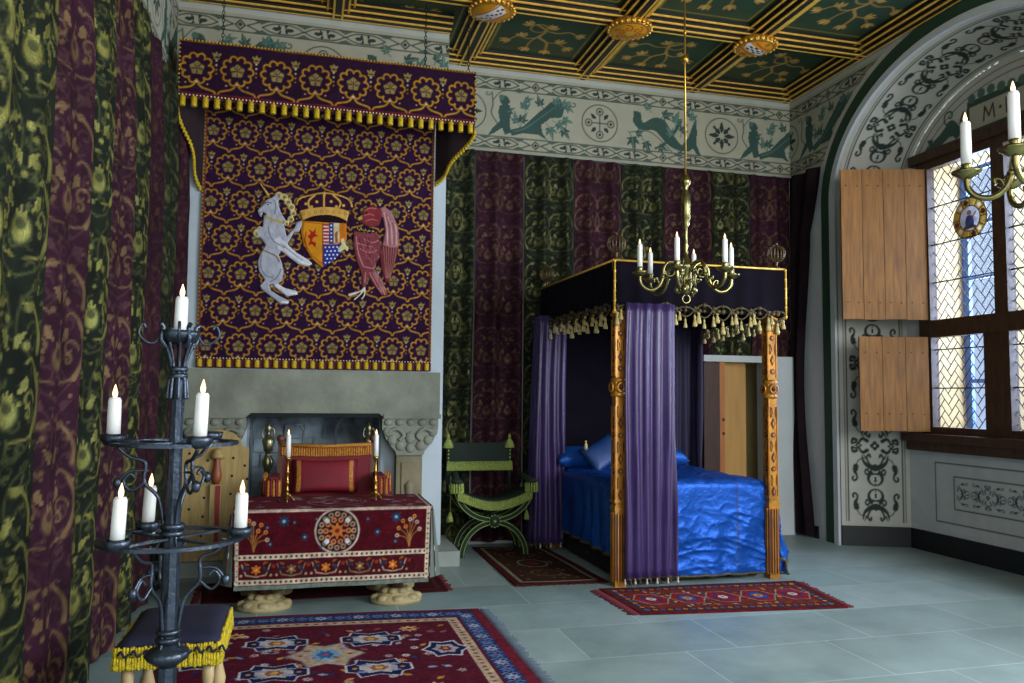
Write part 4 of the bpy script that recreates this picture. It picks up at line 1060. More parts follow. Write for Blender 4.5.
dotted(c, .02, .215, fw-.02, .215, .034); dotted(c, .02, .05, fw-.02, .05, .034); meander(c, .03, fw-.03, .132, .12)
dotted(c, fw-.02, .04, fw-.02, fh, .026); dotted(c, .02, .04, .02, fh, .02); c.line([(0, fh-.008), (fw, fh-.008)], .02, '#c0a898')
mx_, my_ = .69, .375
c.disc(mx_, my_, .155, '#b9a69a'); c.disc(mx_, my_, .143, '#2a1a24'); 
c.at(mx_, my_)
for rr, n_, col, sz in ((.115, 16, '#9a8a6a', .018), (.115, 16, '#7a2224', .01), (.078, 10, '#b8682c', .019), (.078, 10, '#2a3a5c', .009)):
    for i in range(n_): c.disc(rr*cos(2*pi*i/n_), rr*sin(2*pi*i/n_), sz, col)
for i in range(4): c.disc(.1*cos(pi/4+i*pi/2), .1*sin(pi/4+i*pi/2), .017, '#cfd2d6')
for i in range(8): c.leaf(0, 0, i*pi/4, .06, .026, '#b5652c', bend=0)
c.disc(0, 0, .016, '#7a2a20'); c.at()
for x, y, r in ((.33, .45, .045), (1.1, .46, .045), (.24, .3, .022), (.47, .34, .03), (.97, .36, .028), (1.1, .29, .02), (1.2, .33, .025), (.22, .41, .018), (.4, .44, .016), (1.22, .44, .02), (.58, .27, .016), (.9, .45, .016), (.55, .46, .014)): starf(c, x, y, r, '#1e3550')
spray(c, .13, .3, 1); spray(c, 1.2, .3, -1)
n = vnoise(*np.meshgrid(c.x*70, c.y*70), 12); c.c[..., :3] *= (1+.25*n)[..., None]
def frontfn(u, v):
    d = fh-v; return T0+u+(u/fw-.5)*-.035*d/fh, TY0-.006-.03*(d/fh)**1.5+.006*np.sin(u*11+1)*d/fh, TZ+.006-d
sheet('front_drop', c, frontfn, m_rug, tcl, thick=.006)
dw = TY1-TY0
c = Cv(fw, dw, .007, '#6a2432')
dotted(c, 0, .012, fw, .012, .022); dotted(c, .012, 0, .012, dw, .02); dotted(c, fw-.012, 0, fw-.012, dw, .02)
for i in range(46):
    x, y = rng.uniform(.05, fw-.05), rng.uniform(.05, dw-.03); q = ['#8a5a50', '#2c2f58', '#a0706a', '#7a3040', '#a88a70'][i % 5]
    if abs(x-.7) < .35: q = ['#a08078', '#8a5f5a', '#7f4450'][i % 3]
    starf(c, x, y, rng.uniform(.03, .07), q)
for i in range(5): c.at(.7, dw/2); c.ring(0, 0, .06+.05*i, .01, '#9a7a70' if i % 2 else '#5a2038'); c.at()
n = vnoise(*np.meshgrid(c.x*70, c.y*70), 13); c.c[..., :3] *= (1+.3*n)[..., None]
sheet('top_spread', c, lambda u, v: (T0+u, TY0-.006+v, TZ+.006+.002*np.sin(u*8)), m_rug, tcl, thick=.006)
for sg in (-1, 1):
    c = Cv(dw, .5, .008, R0); dotted(c, 0, .05, dw, .05, .034); dotted(c, 0, .2, dw, .2, .034); dotted(c, .015, 0, .015, .5, .024); meander(c, .0, dw, .125, .12); c.rect(0, 0, dw, .028, '#6d7a70')
    for x, y in ((.2, .35), (.45, .3), (.6, .42)): starf(c, x, y, .04, '#1e3550')
    def sf(u, v, sg=sg):
        d = .5-v; return (T1+.004 if sg > 0 else T0-.004)+sg*(.05*(d/.5)*(.6+.4*np.sin(u*8))), TY0-.004+u, TZ+.006-d
    sheet('side_drop', c, sf, m_rug, tcl, thick=.006, flip=(sg > 0))
# corner gussets of grey lining
for sg in (-1, 1):
    k = MB(); n_ = 9; A = []; B = []; x0 = T1 if sg > 0 else T0
    for i in range(n_):
        d = .03+.47*i/(n_-1)
        A.append((x0+sg*.0-sg*.01*d, TY0-.008-.02*d, TZ-d)); B.append((x0+sg*(.02+.1*d*1.1), TY0+.03-.02*d, TZ-d+.01))
    k.add(A+B+[(a, b_+.008, z) for a, b_, z in A]+[(a, b_+.008, z) for a, b_, z in B], [(i, i+1, n_+i+1, n_+i) for i in range(n_-1)]+[(2*n_+i, 3*n_+i, 3*n_+i+1, 2*n_+i+1) for i in range(n_-1)]+[(n_+i, n_+i+1, 3*n_+i+1, 3*n_+i) for i in range(n_-1)], 0, True)
    k.build('lining_corner', mat('grey_green_lining', '#5c6a62', .85, bump=.2, var=.1), tcl, recalc=False)

# candles: one mesh pair, copied
def candle_proto(r, h, flame=.035, name='candle'):
    k = MB(); k.lathe([(r, 0), (r*.99, h*.5), (r*.96, h-.008), (r*.8, h), (r*.35, h-.002), (.0015, h-.002)], seg=14)
    me = k.build('wax_stick', m_wax, None)
    return None
PROTO = {}
def candle(x, y, z, r, h, label, group, tilt=0.):
    key = (r, h)
    if key not in PROTO:
        root = empty('candle', (0, 0, 0), label, 'candle', group)
        k = MB(); k.lathe([(r, 0), (r*.99, h*.5), (r*.95, h-.01), (r*.75, h), (r*.3, h-.003)], seg=14); k.build('wax_stick', m_wax, root)
        k = MB(); f = r*2.0; k.lathe([(r*.22, h-.003), (r*.38, h+f*.2), (r*.38, h+f*.4), (r*.22, h+f*.7), (r*.04, h+f)], seg=10); k.build('flame', m_flame, root)
        PROTO[key] = root; o = root
    else: o = copy_tree(PROTO[key])
    o.location = (x, y, z); o['label'] = label; o['group'] = group; o.rotation_euler = (0, tilt, 0)
    return o

def table_stick(x, y, label):
    root = empty('candlestick', (x, y, TZ+.009), label, 'candlestick', 'brass candlesticks on the table')
    z0 = TZ+.045
    k = MB(); k.lathe([(.02, 0), (.012, .02), (.009, .04), (.016, .05), (.009, .06), (.008, .09), (.015, .1), (.015, .11), (.008, .12), (.008, .17), (.014, .18), (.008, .19), (.008, .25), (.012, .265), (.022, .275), (.022, .29), (.014, .292)], (x, y, z0), 12)
    k.build('stem', m_brassy, root)
    for i in range(3):
        a = -pi/2+i*2*pi/3; k = MB(); k.tube(spline([(x, y, z0+.02), (x+.025*cos(a), y+.025*sin(a), z0+.005), (x+.055*cos(a), y+.055*sin(a), z0-.028)]), [.008]*12+[.01], 6); k.sph((x+.055*cos(a), y+.055*sin(a), z0-.027), .009, seg=8); k.build('leg', m_brassy, root)
    return z0+.292
for i, (x, y) in enumerate(((-.09, 6.12), (.55, 6.12))):
    zt = table_stick(x, y, ('slim brass candlestick on the table, the one nearer the pale wooden board', 'slim brass tripod candlestick on the table, the one nearer the carved stone capital')[i])
    candle(x, y, zt, .0185, .165, ('white candle in the table candlestick nearer the pale wooden board', 'white candle in the table candlestick nearer the carved capital')[i], 'candles on the table')

# ================================================================== THRONE CHAIR
m_red = mat('crimson_velvet', '#74041c', .7, sheen=.0, bump=.2, bscale=120, var=.25, vscale=5)
m_orange = mat('orange_gold_fringe', '#c08030', .5, .25, bump=.8, bscale=200, var=.45, vscale=70)
th = empty('throne_chair', (.22, 6.85, 0), 'crimson velvet armchair with gold fringed back behind the table', 'chair')
k = MB(); TB = 6.98
k.bx(-.14, TB-.02, .5, .58, TB+.02, 1.07); k.build('backrest', m_red, th)
k = MB()
for i in range(38):
    x = -.15+i*.0196; y = TB-.03; dz = .012*sin(pi*i/37); k.lathe([(.009, 0), (.0115, .01), (.0095, .06), (.007, .075)], (x, y, .985-dz+.0), 6)
k.tube([(-.16, TB-.03, 1.075), (.22, TB-.035, 1.06), (.585, TB-.03, 1.075)], .016, 8); k.build('back_fringe', m_orange, th)
for x in (-.165, .60):
    k = MB(); k.bx(x-.022, TB-.025, .13, x+.022, TB+.025, 1.08); k.sph((x, TB, 1.125), .034); k.lathe([(.02, 0), (.028, .01), (.014, .02)], (x, TB, 1.08), 12); k.build('back_post', m_walnut, th)
k = MB()
k.bx(-.17, 6.62, .48, .61, TB-.02, .56); k.build('seat', m_red, th)
for sg, x in ((-1, -.2), (1, .64)):
    k = MB(); k.bx(x-.035, 6.6, .80, x+.035, TB, .84); k.bx(x-.02, 6.62, .13, x+.02, 6.66, .80); k.build('armrest', m_red, th)
    k = MB()
    for i in range(16):
        y = 6.6+i*.024
        for dx in (-.045, .045): k.lathe([(.008, 0), (.012, .012), (.009, .1), (.006, .11)], (x+dx, y, .70), 6, i % 2)
    for i in range(5): k.lathe([(.008, 0), (.014, .012), (.009, .13), (.006, .14)], (x-.04+i*.02, 6.585, .68+.01*(i % 2)), 6, i % 2)
    for i in range(14): k.lathe([(.008, 0), (.012, .012), (.009, .12), (.006, .14)], (x+sg*(.06+.012*(i % 3)), 6.6+i*.027, .68+.03*(i % 2)), 6, (i+1) % 2)
    k.build('arm_fringe', [m_orange, m_red], th)
cu = MB(); P = []
U = np.linspace(-1, 1, 17)
def cushion(name, cx_, cy_, cz_, w, d, h, T, mats, parent=None, stripes=None):
    k = MB(); n_ = 17; vs = []
    for s_ in (1, -1):
        for a in U:
            for b_ in U:
                t = max(0, (1-a**6)*(1-b_**6))**.45*(.75+.25*(1-a*a)*(1-b_*b_)); q = .96+.04*(a*a*b_*b_)-.05*(1-abs(a))*(abs(b_)**8)
                vs.append((a*w/2*q, b_*d/2*q, s_*h/2*t))
    fs = []; mi = []
    for s_ in range(2):
        o = s_*n_*n_
        for i in range(n_-1):
            for j in range(n_-1):
                f = (o+i*n_+j, o+(i+1)*n_+j, o+(i+1)*n_+j+1, o+i*n_+j+1); fs.append(f if s_ == 0 else f[::-1]); mi.append(1 if stripes and i in stripes else 0)
    kk = len(k.v); k.add(vs, fs, 0, True, Matrix.Translation((cx_, cy_, cz_)) @ T); k.m[-len(fs):] = mi
    return k
k = cushion('c', .2, 6.86, .82, .54, .28, .12, Matrix.Rotation(radians(72), 4, 'X'), None, stripes=(1, 14))
tag(k.build('cushion', [m_red, m_orange]), 'crimson velvet cushion with two gold stripes, leaning on the throne back', 'cushion')

# red mat under the throne
def fringe_ends(k, A, B, n, out, m=0, z=.004, r=.0035):
    for i in range(n):
        t = (i+.5)/n; x = A[0]+(B[0]-A[0])*t+random.uniform(-.004, .004); y = A[1]+(B[1]-A[1])*t; L_ = random.uniform(.75, 1.1)
        k.tube([(x, y, .008), (x+out[0]*.5*L_, y+out[1]*.5*L_, z), (x+out[0]*L_+random.uniform(-.01, .01), y+out[1]*L_, z)], r, 4, m)
def rug(name, corners, w, h, c, label, fr_mat, ends, z=.012, parts=True, cat='rug'):
    """corners: far-left, far-right, near-right, near-left on the floor"""
    a, b_, d, e = [np.array(p, float) for p in corners]
    root = empty(name, (float((a[0]+d[0])/2), float((a[1]+d[1])/2), 0), label, cat)
    def fn(u, v):
        s_ = (u/w); t = 1-v/h
        X = (a[0]*(1-s_)+b_[0]*s_)*(1-t)+(e[0]*(1-s_)+d[0]*s_)*t; Y = (a[1]*(1-s_)+b_[1]*s_)*(1-t)+(e[1]*(1-s_)+d[1]*s_)*t
        return X, Y, z+.003*vnoise(u*3, v*3, 4)
    sheet('pile', c, fn, m_rug, root, thick=z-.002)
    for (p, q, out, n_) in ends: k = MB(); fringe_ends(k, p, q, n_, out); k.build('fringe', fr_mat, root)
    return root
m_fred = mat('dark_red_fringe', '#5a1420', .9); m_fgrey = mat('grey_fringe', '#4a5560', .9); m_fdark = mat('brown_fringe', '#3a1c1c', .9)
c = Cv(1.75, .6, .012, '#3f0f16'); c.frame(.06, .06, 1.69, .54, .03, '#5a2224')
rug('floor_mat', [(-.72, 6.72), (1.12, 6.72), (1.12, 6.13), (-.66, 6.13)], 1.75, .6, c, 'plain dark red mat showing at both ends of the table', m_fred, [((-.68, 6.14), (-.71, 6.7), (-.05, 0), 18), ((1.12, 6.14), (1.12, 6.7), (.05, 0), 18)])

# ================================================================== FIREDOGS, BOARD
m_dog = mat('dull_brass', '#8f8a68', .3, .85, bump=.1, var=.3, vscale=20)
def firedog(x, y, label):
    root = empty('andiron', (x, y, .13), label, 'andiron', 'tall brass andirons in the fireplace')
    k = MB(); k.lathe([(.05, .06), (.03, .1), (.02, .18), (.035, .22), (.05, .28), (.035, .34), (.018, .38), (.02, .46), (.045, .5), (.05, .56), (.025, .62), (.016, .68), (.035, .72), (.055, .78), (.03, .83), (.02, .86), (.04, .88), (.04, .9), (.055, .96), (.04, .99), (.018, 1.01), (.014, 1.04), (.03, 1.07), (.014, 1.1), (.004, 1.13)], (x, y, .13), 14); k.build('shaft', m_dog, root)
    k = MB()
    for sg in (-1, 1):
        k.tube(spline([(x, y, .25), (x+sg*.07, y, .24), (x+sg*.1, y, .18), (x+sg*.11, y, .145)]), .018, 8); k.tube(spline([(x, y, .72), (x+sg*.05, y-.005, .74), (x+sg*.065, y, .70), (x+sg*.045, y, .67)]), .009, 6)
        k.tube(spline([(x, y, 1.17), (x+sg*.035, y, 1.2), (x+sg*.05, y, 1.15), (x+sg*.035, y, 1.11)]), .007, 6)
    k.build('scroll_foot', m_dog, root)
    k = MB(); k.bx(x-.015, y, .19, x+.015, y+.42, .22).bx(x-.015, y+.39, .131, x+.015, y+.42, .19); k.build('log_bar', m_nail, root)
firedog(-.275, 7.24, 'tall brass andiron in the fireplace, beside the pale wooden board')
firedog(.585, 7.24, 'tall brass andiron in the fireplace, beside the carved stone capital')
k = MB()
k.tube([(.0, 7.7, .14), (.02, 7.68, 1.16)], .012, 6).tube([(.33, 7.7, .14), (.31, 7.68, 1.18)], .012, 6).tube([(.03, 7.68, 1.0), (.3, 7.68, 1.0)], .011, 6).tube(spline([(.02, 7.68, 1.16), (-.02, 7.66, 1.22), (-.06, 7.66, 1.2)]), .012, 6).tube(spline([(.31, 7.68, 1.18), (.34, 7.66, 1.25), (.37, 7.66, 1.28)]), .012, 6)
tag(k.build('fire_irons', mat('ash_grey_iron', '#8b9298', .5, .4)), 'pale iron frame of fire irons standing at the back of the firebox', 'fire irons')

bd = empty('pegboard_panel', (-.68, 6.98, .13), 'pale round-topped wooden board with dark peg holes, leaning on the hearth', 'board')
m_pine = mat('pale_pine', '#a58e56', .6, bump=.15, bscale=30, var=.22, vscale=4, stretch=(9, 9, .8))
P = [(-.94, .14), (-.42, .14), (-.42, 1.05), (-.475, 1.06), (-.49, 1.12), (-.55, 1.175), (-.64, 1.2), (-.73, 1.19), (-.8, 1.14), (-.83, 1.07), (-.94, 1.05)]
tilt = Matrix.Translation((0, 6.97, .14)) @ Matrix.Rotation(radians(-6), 4, 'X') @ Matrix.Translation((0, -6.97, -.14))
k = MB(); k.prism(P, 6.96, 6.985, 0, tilt @ TXZ)
for (a, b_) in ((40, 225), (145, 262), (290, 250), (358, 290), (138, 355), (286, 343), (133, 453), (282, 436), (52, 510), (130, 549), (125, 645), (375, 360), (45, 370)):
    px, pz = -.91+(a-0)*.00137-.03, 1.06-(b_-190)*.00158
    k.lathe([(.011, 0), (.011, .003)], (0, 0, 0), 10, 1, False, tilt @ Matrix.Translation((px, 6.9585, pz)) @ Matrix.Rotation(pi/2, 4, 'X'))
k.build('panel', [m_pine, m_nail], bd)
k = MB(); sx = -.665
k.lathe([(.052, 0), (.055, .02), (.05, .04), (.03, .055), (.04, .07)], (sx, 6.93, .96), 14, 0, T=tilt); k.sph((sx, 6.93, 1.01), .045, 0, (1, 1, .8), T=tilt)
k.lathe([(.02, .0), (.038, .04), (.042, .08), (.026, .15), (.02, .24), (.03, .26)], (sx, 6.93, .75), 14, 1, T=tilt)
k.bx(sx-.045, 6.915, .2, sx+.045, 6.955, .75, 0, tilt).bx(sx-.0, 6.905, .22, sx+.035, 6.9155, .74, 2, tilt)
k.build('turned_spindle', [m_pine, mat('reddish_turned_wood', '#8f4a2c', .5, var=.2), mat('red_inlay', '#8c1f22', .6, var=.2, vscale=40)], bd)
# ================================================================== X-FRAME CHAIR
m_gv = mat('green_velvet', '#0c2012', .8, sheen=.0, bump=.2, bscale=120, var=.3, vscale=6)
m_gf = mat('pale_green_fringe', '#8c9a48', .7, bump=.9, bscale=160, var=.4, vscale=60)
m_gl = mat('green_gold_braid', '#7f9a48', .55, .15)
xc = empty('x_frame_chair', (1.75, 7.55, 0), 'green velvet x-frame chair with pale green fringes beside the bed curtain', 'chair')
CXc, HZ = 1.77, .34
def xpath(part, y):
    if part == 'up': return [(CXc+.36*sin(t), y, HZ+.30*(1-cos(t))+.0) for t in np.linspace(-pi*.5, pi*.5, 25)]
    return [(CXc+.31*sin(t), y, HZ-.02-.32*(1-cos(t))) for t in np.linspace(-pi*.5, pi*.5, 25)]
for y in (7.36, 7.66):
    for part, nm in (('up', 'seat_arc'), ('dn', 'leg')):
        p = xpath(part, y); k = MB(); k.sweep(p, .05, .055, (0, 1, 0), 0)
        for off in (-.019, .019):
            q = []
            for i in range(len(p)):
                a, b_ = Vector(p[max(i-1, 0)]), Vector(p[min(i+1, len(p)-1)]); t = (b_-a).normalized(); s_ = t.cross(Vector((0, 1, 0))); q.append(Vector(p[i])+s_*off+Vector((0, -.027, 0)))
            k.tube(q, .0042, 5, 1)
        k.build(nm, [m_gv, m_gl], xc)
    k = MB(); T = Matrix.Translation((CXc, y-.03, HZ-.01)) @ Matrix.Rotation(pi/2, 4, 'X')
    k.lathe([(.062, -.03), (.062, .0), (.045, .015), (.0175, .02)], (0, 0, 0), 20, 0, T=T)
    for i in range(12): k.sph(T @ Vector((.055*cos(i*pi/6), .055*sin(i*pi/6), .006)), .009, 1, seg=6)
    k.sph(T @ Vector((0, 0, .02)), .016, 1, seg=8)
    k.build('hub_rosette', [m_gv, m_gl], xc)
for x in (CXc-.29, CXc+.29):
    k = MB(); k.tube([(x, 7.36, .03), (x, 7.66, .03)], .018); k.build('stretcher', m_gv, xc)
# seat sling, back sling, posts
k = MB(); n_ = 13; g = []
for i in range(n_):
    t = i/(n_-1); x = CXc-.36+.72*t; z = .62-.10*sin(pi*t)
    g.append((x, z))
vs = [(x, y, z+dz) for dz in (0, -.02) for y in (7.32, 7.70) for x, z in g]
fs = []
for o, s_ in ((0, 1), (2*n_, -1)):
    for i in range(n_-1):
        f = (o+i, o+i+1, o+n_+i+1, o+n_+i); fs.append(f if s_ > 0 else f[::-1])
fs += [(i, 2*n_+i, 2*n_+i+1, i+1) for i in range(n_-1)]+[(n_+i, n_+i+1, 3*n_+i+1, 3*n_+i) for i in range(n_-1)]
k.add(vs, fs, 0, True); k.build('seat', m_gv, xc)
def vfringe(pts, h, m, name, parent, wd=.012):
    k = MB()
    for p in pts: k.lathe([(wd*.9, 0), (wd*1.1, .008), (wd*.8, h*.8), (wd*.6, h)], (p[0], p[1], p[2]-h), 5)
    k.build(name, m, parent)
vfringe([(CXc-.35+.7*i/40, 7.312, .615-.10*sin(pi*i/40)) for i in range(41)], .085, m_gf, 'seat_fringe', xc)
k = MB(); k.bx(1.40, 7.68, .82, 2.0, 7.70, 1.04); k.build('backrest', m_gv, xc)
vfringe([(1.38+.64*i/38, 7.675, .86) for i in range(39)], .09, m_gf, 'back_fringe', xc)
for x in (1.385, 2.0):
    k = MB(); k.tube([(x, 7.69, .55), (x, 7.69, 1.0)], .02); 
    for i in range(5): k.sph((x, 7.668, .86+i*.035), .011, 1, seg=6)
    k.build('back_post', [m_gv, m_gl], xc)
    k = MB(); k.lathe([(.05, 0), (.05, .02), (.035, .06), (.018, .085), (.012, .1), (.016, .115), (.005, .14)], (x, 7.685, .99), 12)
    k.build('tassel_finial', m_gf, xc)
for sg, x in ((-1, 1.41), (1, 2.13)):
    k = MB(); k.sph((x, 7.34, .70), .05, 0, (1.1, .9, .6)); k.tube([(x, 7.36, .7), (x-sg*.05, 7.68, .74)], .03, 8, 0); k.build('armrest', m_gv, xc)
    vfringe([(x+.055*cos(a), 7.335+.045*sin(a), .685) for a in np.linspace(0, 2*pi, 15)[:-1]], .09, m_gf, 'arm_tassel', xc, .011)
    k = MB(); xx = x-sg*.0+(.0 if sg > 0 else -.03); k.tube([(xx, 7.5, .7), (xx, 7.5, .40)], .004, 5); k.lathe([(.03, 0), (.028, .03), (.01, .09)], (xx, 7.5, .31), 8); k.build('side_tassel', m_gf, xc)

# ================================================================== STOOL
st = empty('footstool', (-.48, 3.83, 0), 'low stool with dark blue velvet top and thick yellow fringe, behind the iron candle stand', 'stool')
m_sv = mat('midnight_velvet', '#10122e', .85, sheen=.0, bump=.25, bscale=100, var=.45, vscale=9)
x0, x1, y0, y1 = -.70, -.31, 3.58, 4.13
SX, SY = (x0+x1)/2, (y0+y1)/2
k = cushion('c', SX, SY, .455, x1-x0+.01, y1-y0+.01, .09, Matrix.Identity(4), None); k.build('seat', m_sv, st)
k = MB(); k.bx(x0+.005, y0+.005, .38, x1-.005, y1-.005, .45); k.build('seat_apron', m_sv, st)
k = MB()
def per(n, inset, z, hh, rr):
    P = []
    for i in range(n): P.append((x0+(x1-x0)*i/(n-1), y0-inset)); P.append((x0+(x1-x0)*i/(n-1), y1+inset))
    m_ = int(n*1.3)
    for i in range(m_): P.append((x0-inset, y0+(y1-y0)*i/(m_-1))); P.append((x1+inset, y0+(y1-y0)*i/(m_-1)))
    for (x, y) in P: k.lathe([(rr*.8, 0), (rr*1.15, .006), (rr*.8, hh*.75), (rr*.6, hh)], (x+random.uniform(-.003, .003), y, z-hh+random.uniform(-.004, .004)), 5)
per(36, .004, .452, .038, .0085); per(36, .008, .415, .052, .0085)
k.build('yellow_fringe', m_fringey, st)
k = MB()
for i in range(9):
    xx = x0+.03+i*.048; k.tube(spline([(xx-.02, y0-.012, .425), (xx-.008, y0-.016, .442), (xx+.005, y0-.016, .418), (xx+.02, y0-.012, .428)], 3), .005, 5)
k.build('braid', m_sv, st)
m_pale = mat('pale_turned_wood', '#b7a072', .5, bump=.1, var=.2, vscale=6)
for x in (x0+.04, x1-.04):
    for y in (y0+.04, y1-.04):
        k = MB(); k.lathe([(.022, 0), (.026, .03), (.016, .05), (.03, .1), (.034, .14), (.02, .2), (.016, .25), (.024, .3), (.024, .38)], (x, y, 0), 12); k.build('leg', m_pale, st)
k = MB(); k.bx(x0+.05, y0+.03, .05, x1-.05, y0+.055, .085).bx(x0+.05, y1-.055, .05, x1-.05, y1-.03, .085).bx(x0+.03, y0+.05, .05, x0+.055, y1-.05, .085).bx(x1-.055, y0+.05, .05, x1-.03, y1-.05, .085); k.build('stretcher', m_pale, st)

# ================================================================== WROUGHT IRON CANDLE STAND
PX, PY = -.445, 3.15
cs = empty('candle_stand', (PX, PY, 0), 'tall black wrought iron candle stand with two rings and scrolls', 'candle stand')
k = MB(); k.lathe([(.036, .1), (.034, .45), (.03, .9), (.024, 1.3), (.021, 1.56)], (PX, PY, 0), 8, 0, False); k.build('pole', m_iron, cs)
k = MB(); k.lathe([(.03, .5), (.07, .53), (.078, .545), (.07, .56), (.035, .575), (.03, .6)], (PX, PY, 0), 22)
k.build('knop', m_iron, cs)
for i in range(3):
    a = pi/2+i*2*pi/3; k = MB(); k.tube(spline([(PX, PY, .3), (PX+.08*cos(a), PY+.08*sin(a), .28), (PX+.2*cos(a), PY+.2*sin(a), .1), (PX+.28*cos(a), PY+.28*sin(a), .02)]), .016, 8); k.sph((PX+.28*cos(a), PY+.28*sin(a), .02), .02); k.build('leg', m_iron, cs)
def ring_plate(z, R, w):
    k = MB(); P = []
    for i in range(49):
        a = 2*pi*i/48
        P.append(a)
    k.lathe([(R-w/2, -.006), (R+w/2, -.006), (R+w/2, .006), (R-w/2, .006), (R-w/2, -.006)], (PX, PY, z), 48, 0, False)
    k.f = [f for f in k.f if len(f) == 4]; k.m = k.m[:len(k.f)]; k.s = k.s[:len(k.f)]
    for i in range(4):
        a = pi/4+i*pi/2; k.sweep([(PX+.02*cos(a), PY+.02*sin(a), z), (PX+(R-w/2)*cos(a), PY+(R-w/2)*sin(a), z)], .008, .02, (0, 0, 1))
    k.build('ring', m_iron, cs)
def dish(x, y, z, r=.042):
    k = MB(); k.lathe([(.012, -.03), (.03, -.026), (r, -.008), (r+.004, .012), (r-.004, .012), (r-.01, -.004), (.012, -.012)], (x, y, z), 20)
    k.lathe([(.022, -.01), (.026, -.01), (.026, .014), (.022, .014)], (x, y, z), 14); k.build('drip_pan', m_iron, cs)
Z1, Z2 = 1.30, .955; R1_, R2_ = .205, .235
ring_plate(Z1, R1_, .03); ring_plate(Z2, R2_, .035)
def scroll(pts, r=.006, n=6):
    k = MB(); k.tube(spline(pts, n), r, 6); return k
def polar(r, a, z): return (PX+r*cos(a), PY+r*sin(a), z)
for (zb, sc_) in ((Z1, 1.), (Z2, 1.1)):
    for i in range(3):
        a = (pi, -pi/3, pi/3)[i] if zb == Z1 else (0, 2*pi/3, -2*pi/3)[i]
        k = MB(); k.tube(spline([polar(.03, a, zb-.30*sc_), polar(.05, a, zb-.2*sc_), polar(.10, a, zb-.14*sc_), polar(.10, a, zb-.07*sc_), polar(.15, a, zb-.05*sc_), polar(.19, a, zb-.015*sc_), polar(.17, a, zb-.005)]), .007, 6)
        k.tube(spline([polar(.10, a, zb-.14*sc_), polar(.14, a, zb-.17*sc_), polar(.17, a, zb-.14*sc_), polar(.15, a, zb-.11*sc_), polar(.13, a, zb-.125*sc_)]), .006, 6)
        k.tube(spline([polar(.09, a, zb-.1*sc_), polar(.15, a, zb-.10*sc_), polar(.185, a, zb-.135*sc_)]), .005, 6); k.sph(polar(.19, a, zb-.142*sc_), .016, 0, (1, 1, 1.4), 8)
        k.tube(spline([polar(.032, a, zb-.30*sc_), polar(.035, a, zb-.34*sc_), polar(.055, a, zb-.38*sc_), polar(.075, a, zb-.37*sc_)]), .006, 6)
        k.build('scroll_bracket', m_iron, cs)
    k = MB(); k.lathe([(.04, -.01), (.046, 0), (.04, .01)], (PX, PY, zb-.30*sc_), 14).lathe([(.04, -.01), (.046, 0), (.04, .01)], (PX, PY, zb-.325*sc_), 14); k.build('collar', m_iron, cs)
# crown at the top
k = MB()
for i in range(8):
    a = i*pi/4+.2
    k.tube(spline([polar(.035, a, 1.46), polar(.03, a, 1.52), polar(.024, a, 1.56), polar(.03, a, 1.61), polar(.05, a, 1.67)]), .006, 6)
k.lathe([(.03, -.012), (.034, 0), (.03, .012)], (PX, PY, 1.545), 14).lathe([(.03, -.01), (.034, 0), (.03, .01)], (PX, PY, 1.57), 14)
k.build('crown_basket', m_iron, cs)
k = MB(); k.lathe([(.02, -.03), (.05, -.022), (.068, .0), (.072, .022), (.064, .022), (.055, .002), (.02, -.01)], (PX, PY, 1.69), 24); k.build('drip_pan', m_iron, cs)
for i in range(4):
    a = i*pi/2+.12
    k = MB(); k.tube(spline([polar(.06, a, 1.70), polar(.085, a, 1.665), polar(.115, a, 1.672), polar(.138, a, 1.70), polar(.125, a, 1.735), polar(.115, a, 1.72)]), .0055, 6)
    k.tube(spline([polar(.05, a+.5, 1.65), polar(.07, a+.5, 1.68), polar(.062, a+.5, 1.72), polar(.075, a+.5, 1.735)]), .009, 6); k.build('crown_scroll', m_iron, cs)
GI = 'candles on the iron candle stand'
candle(PX, PY, 1.685, .0235, .155, 'single white candle at the very top of the iron stand', GI, .02)
ups = [(pi, 'white candle on the upper iron ring, out against the striped hanging'), (-pi/3, 'white candle on the upper iron ring, on the fireplace side'), (pi/3, None)]
for a, lb in ups:
    x, y, _ = polar(R1_ if lb is None or a != pi else R1_+.005, a, 0); dish(x, y, Z1+.02)
    if lb: candle(x, y, Z1+.02, .0235, .165 if a != pi else .145, lb, GI, .03 if a < 0 else .0)
for a, lb, h_ in ((0, 'white candle on the lower iron ring, in front of the red table carpet', .14), (-2*pi/3-.15, 'nearer of the two white candles side by side on the lower iron ring', .155), (2*pi/3, 'further of the two white candles side by side on the lower iron ring', .15)):
    x, y, _ = polar(R2_, a, 0); dish(x, y, Z2+.02); candle(x, y, Z2+.02, .0235, h_, lb, GI, .02 if a == 0 else .04)

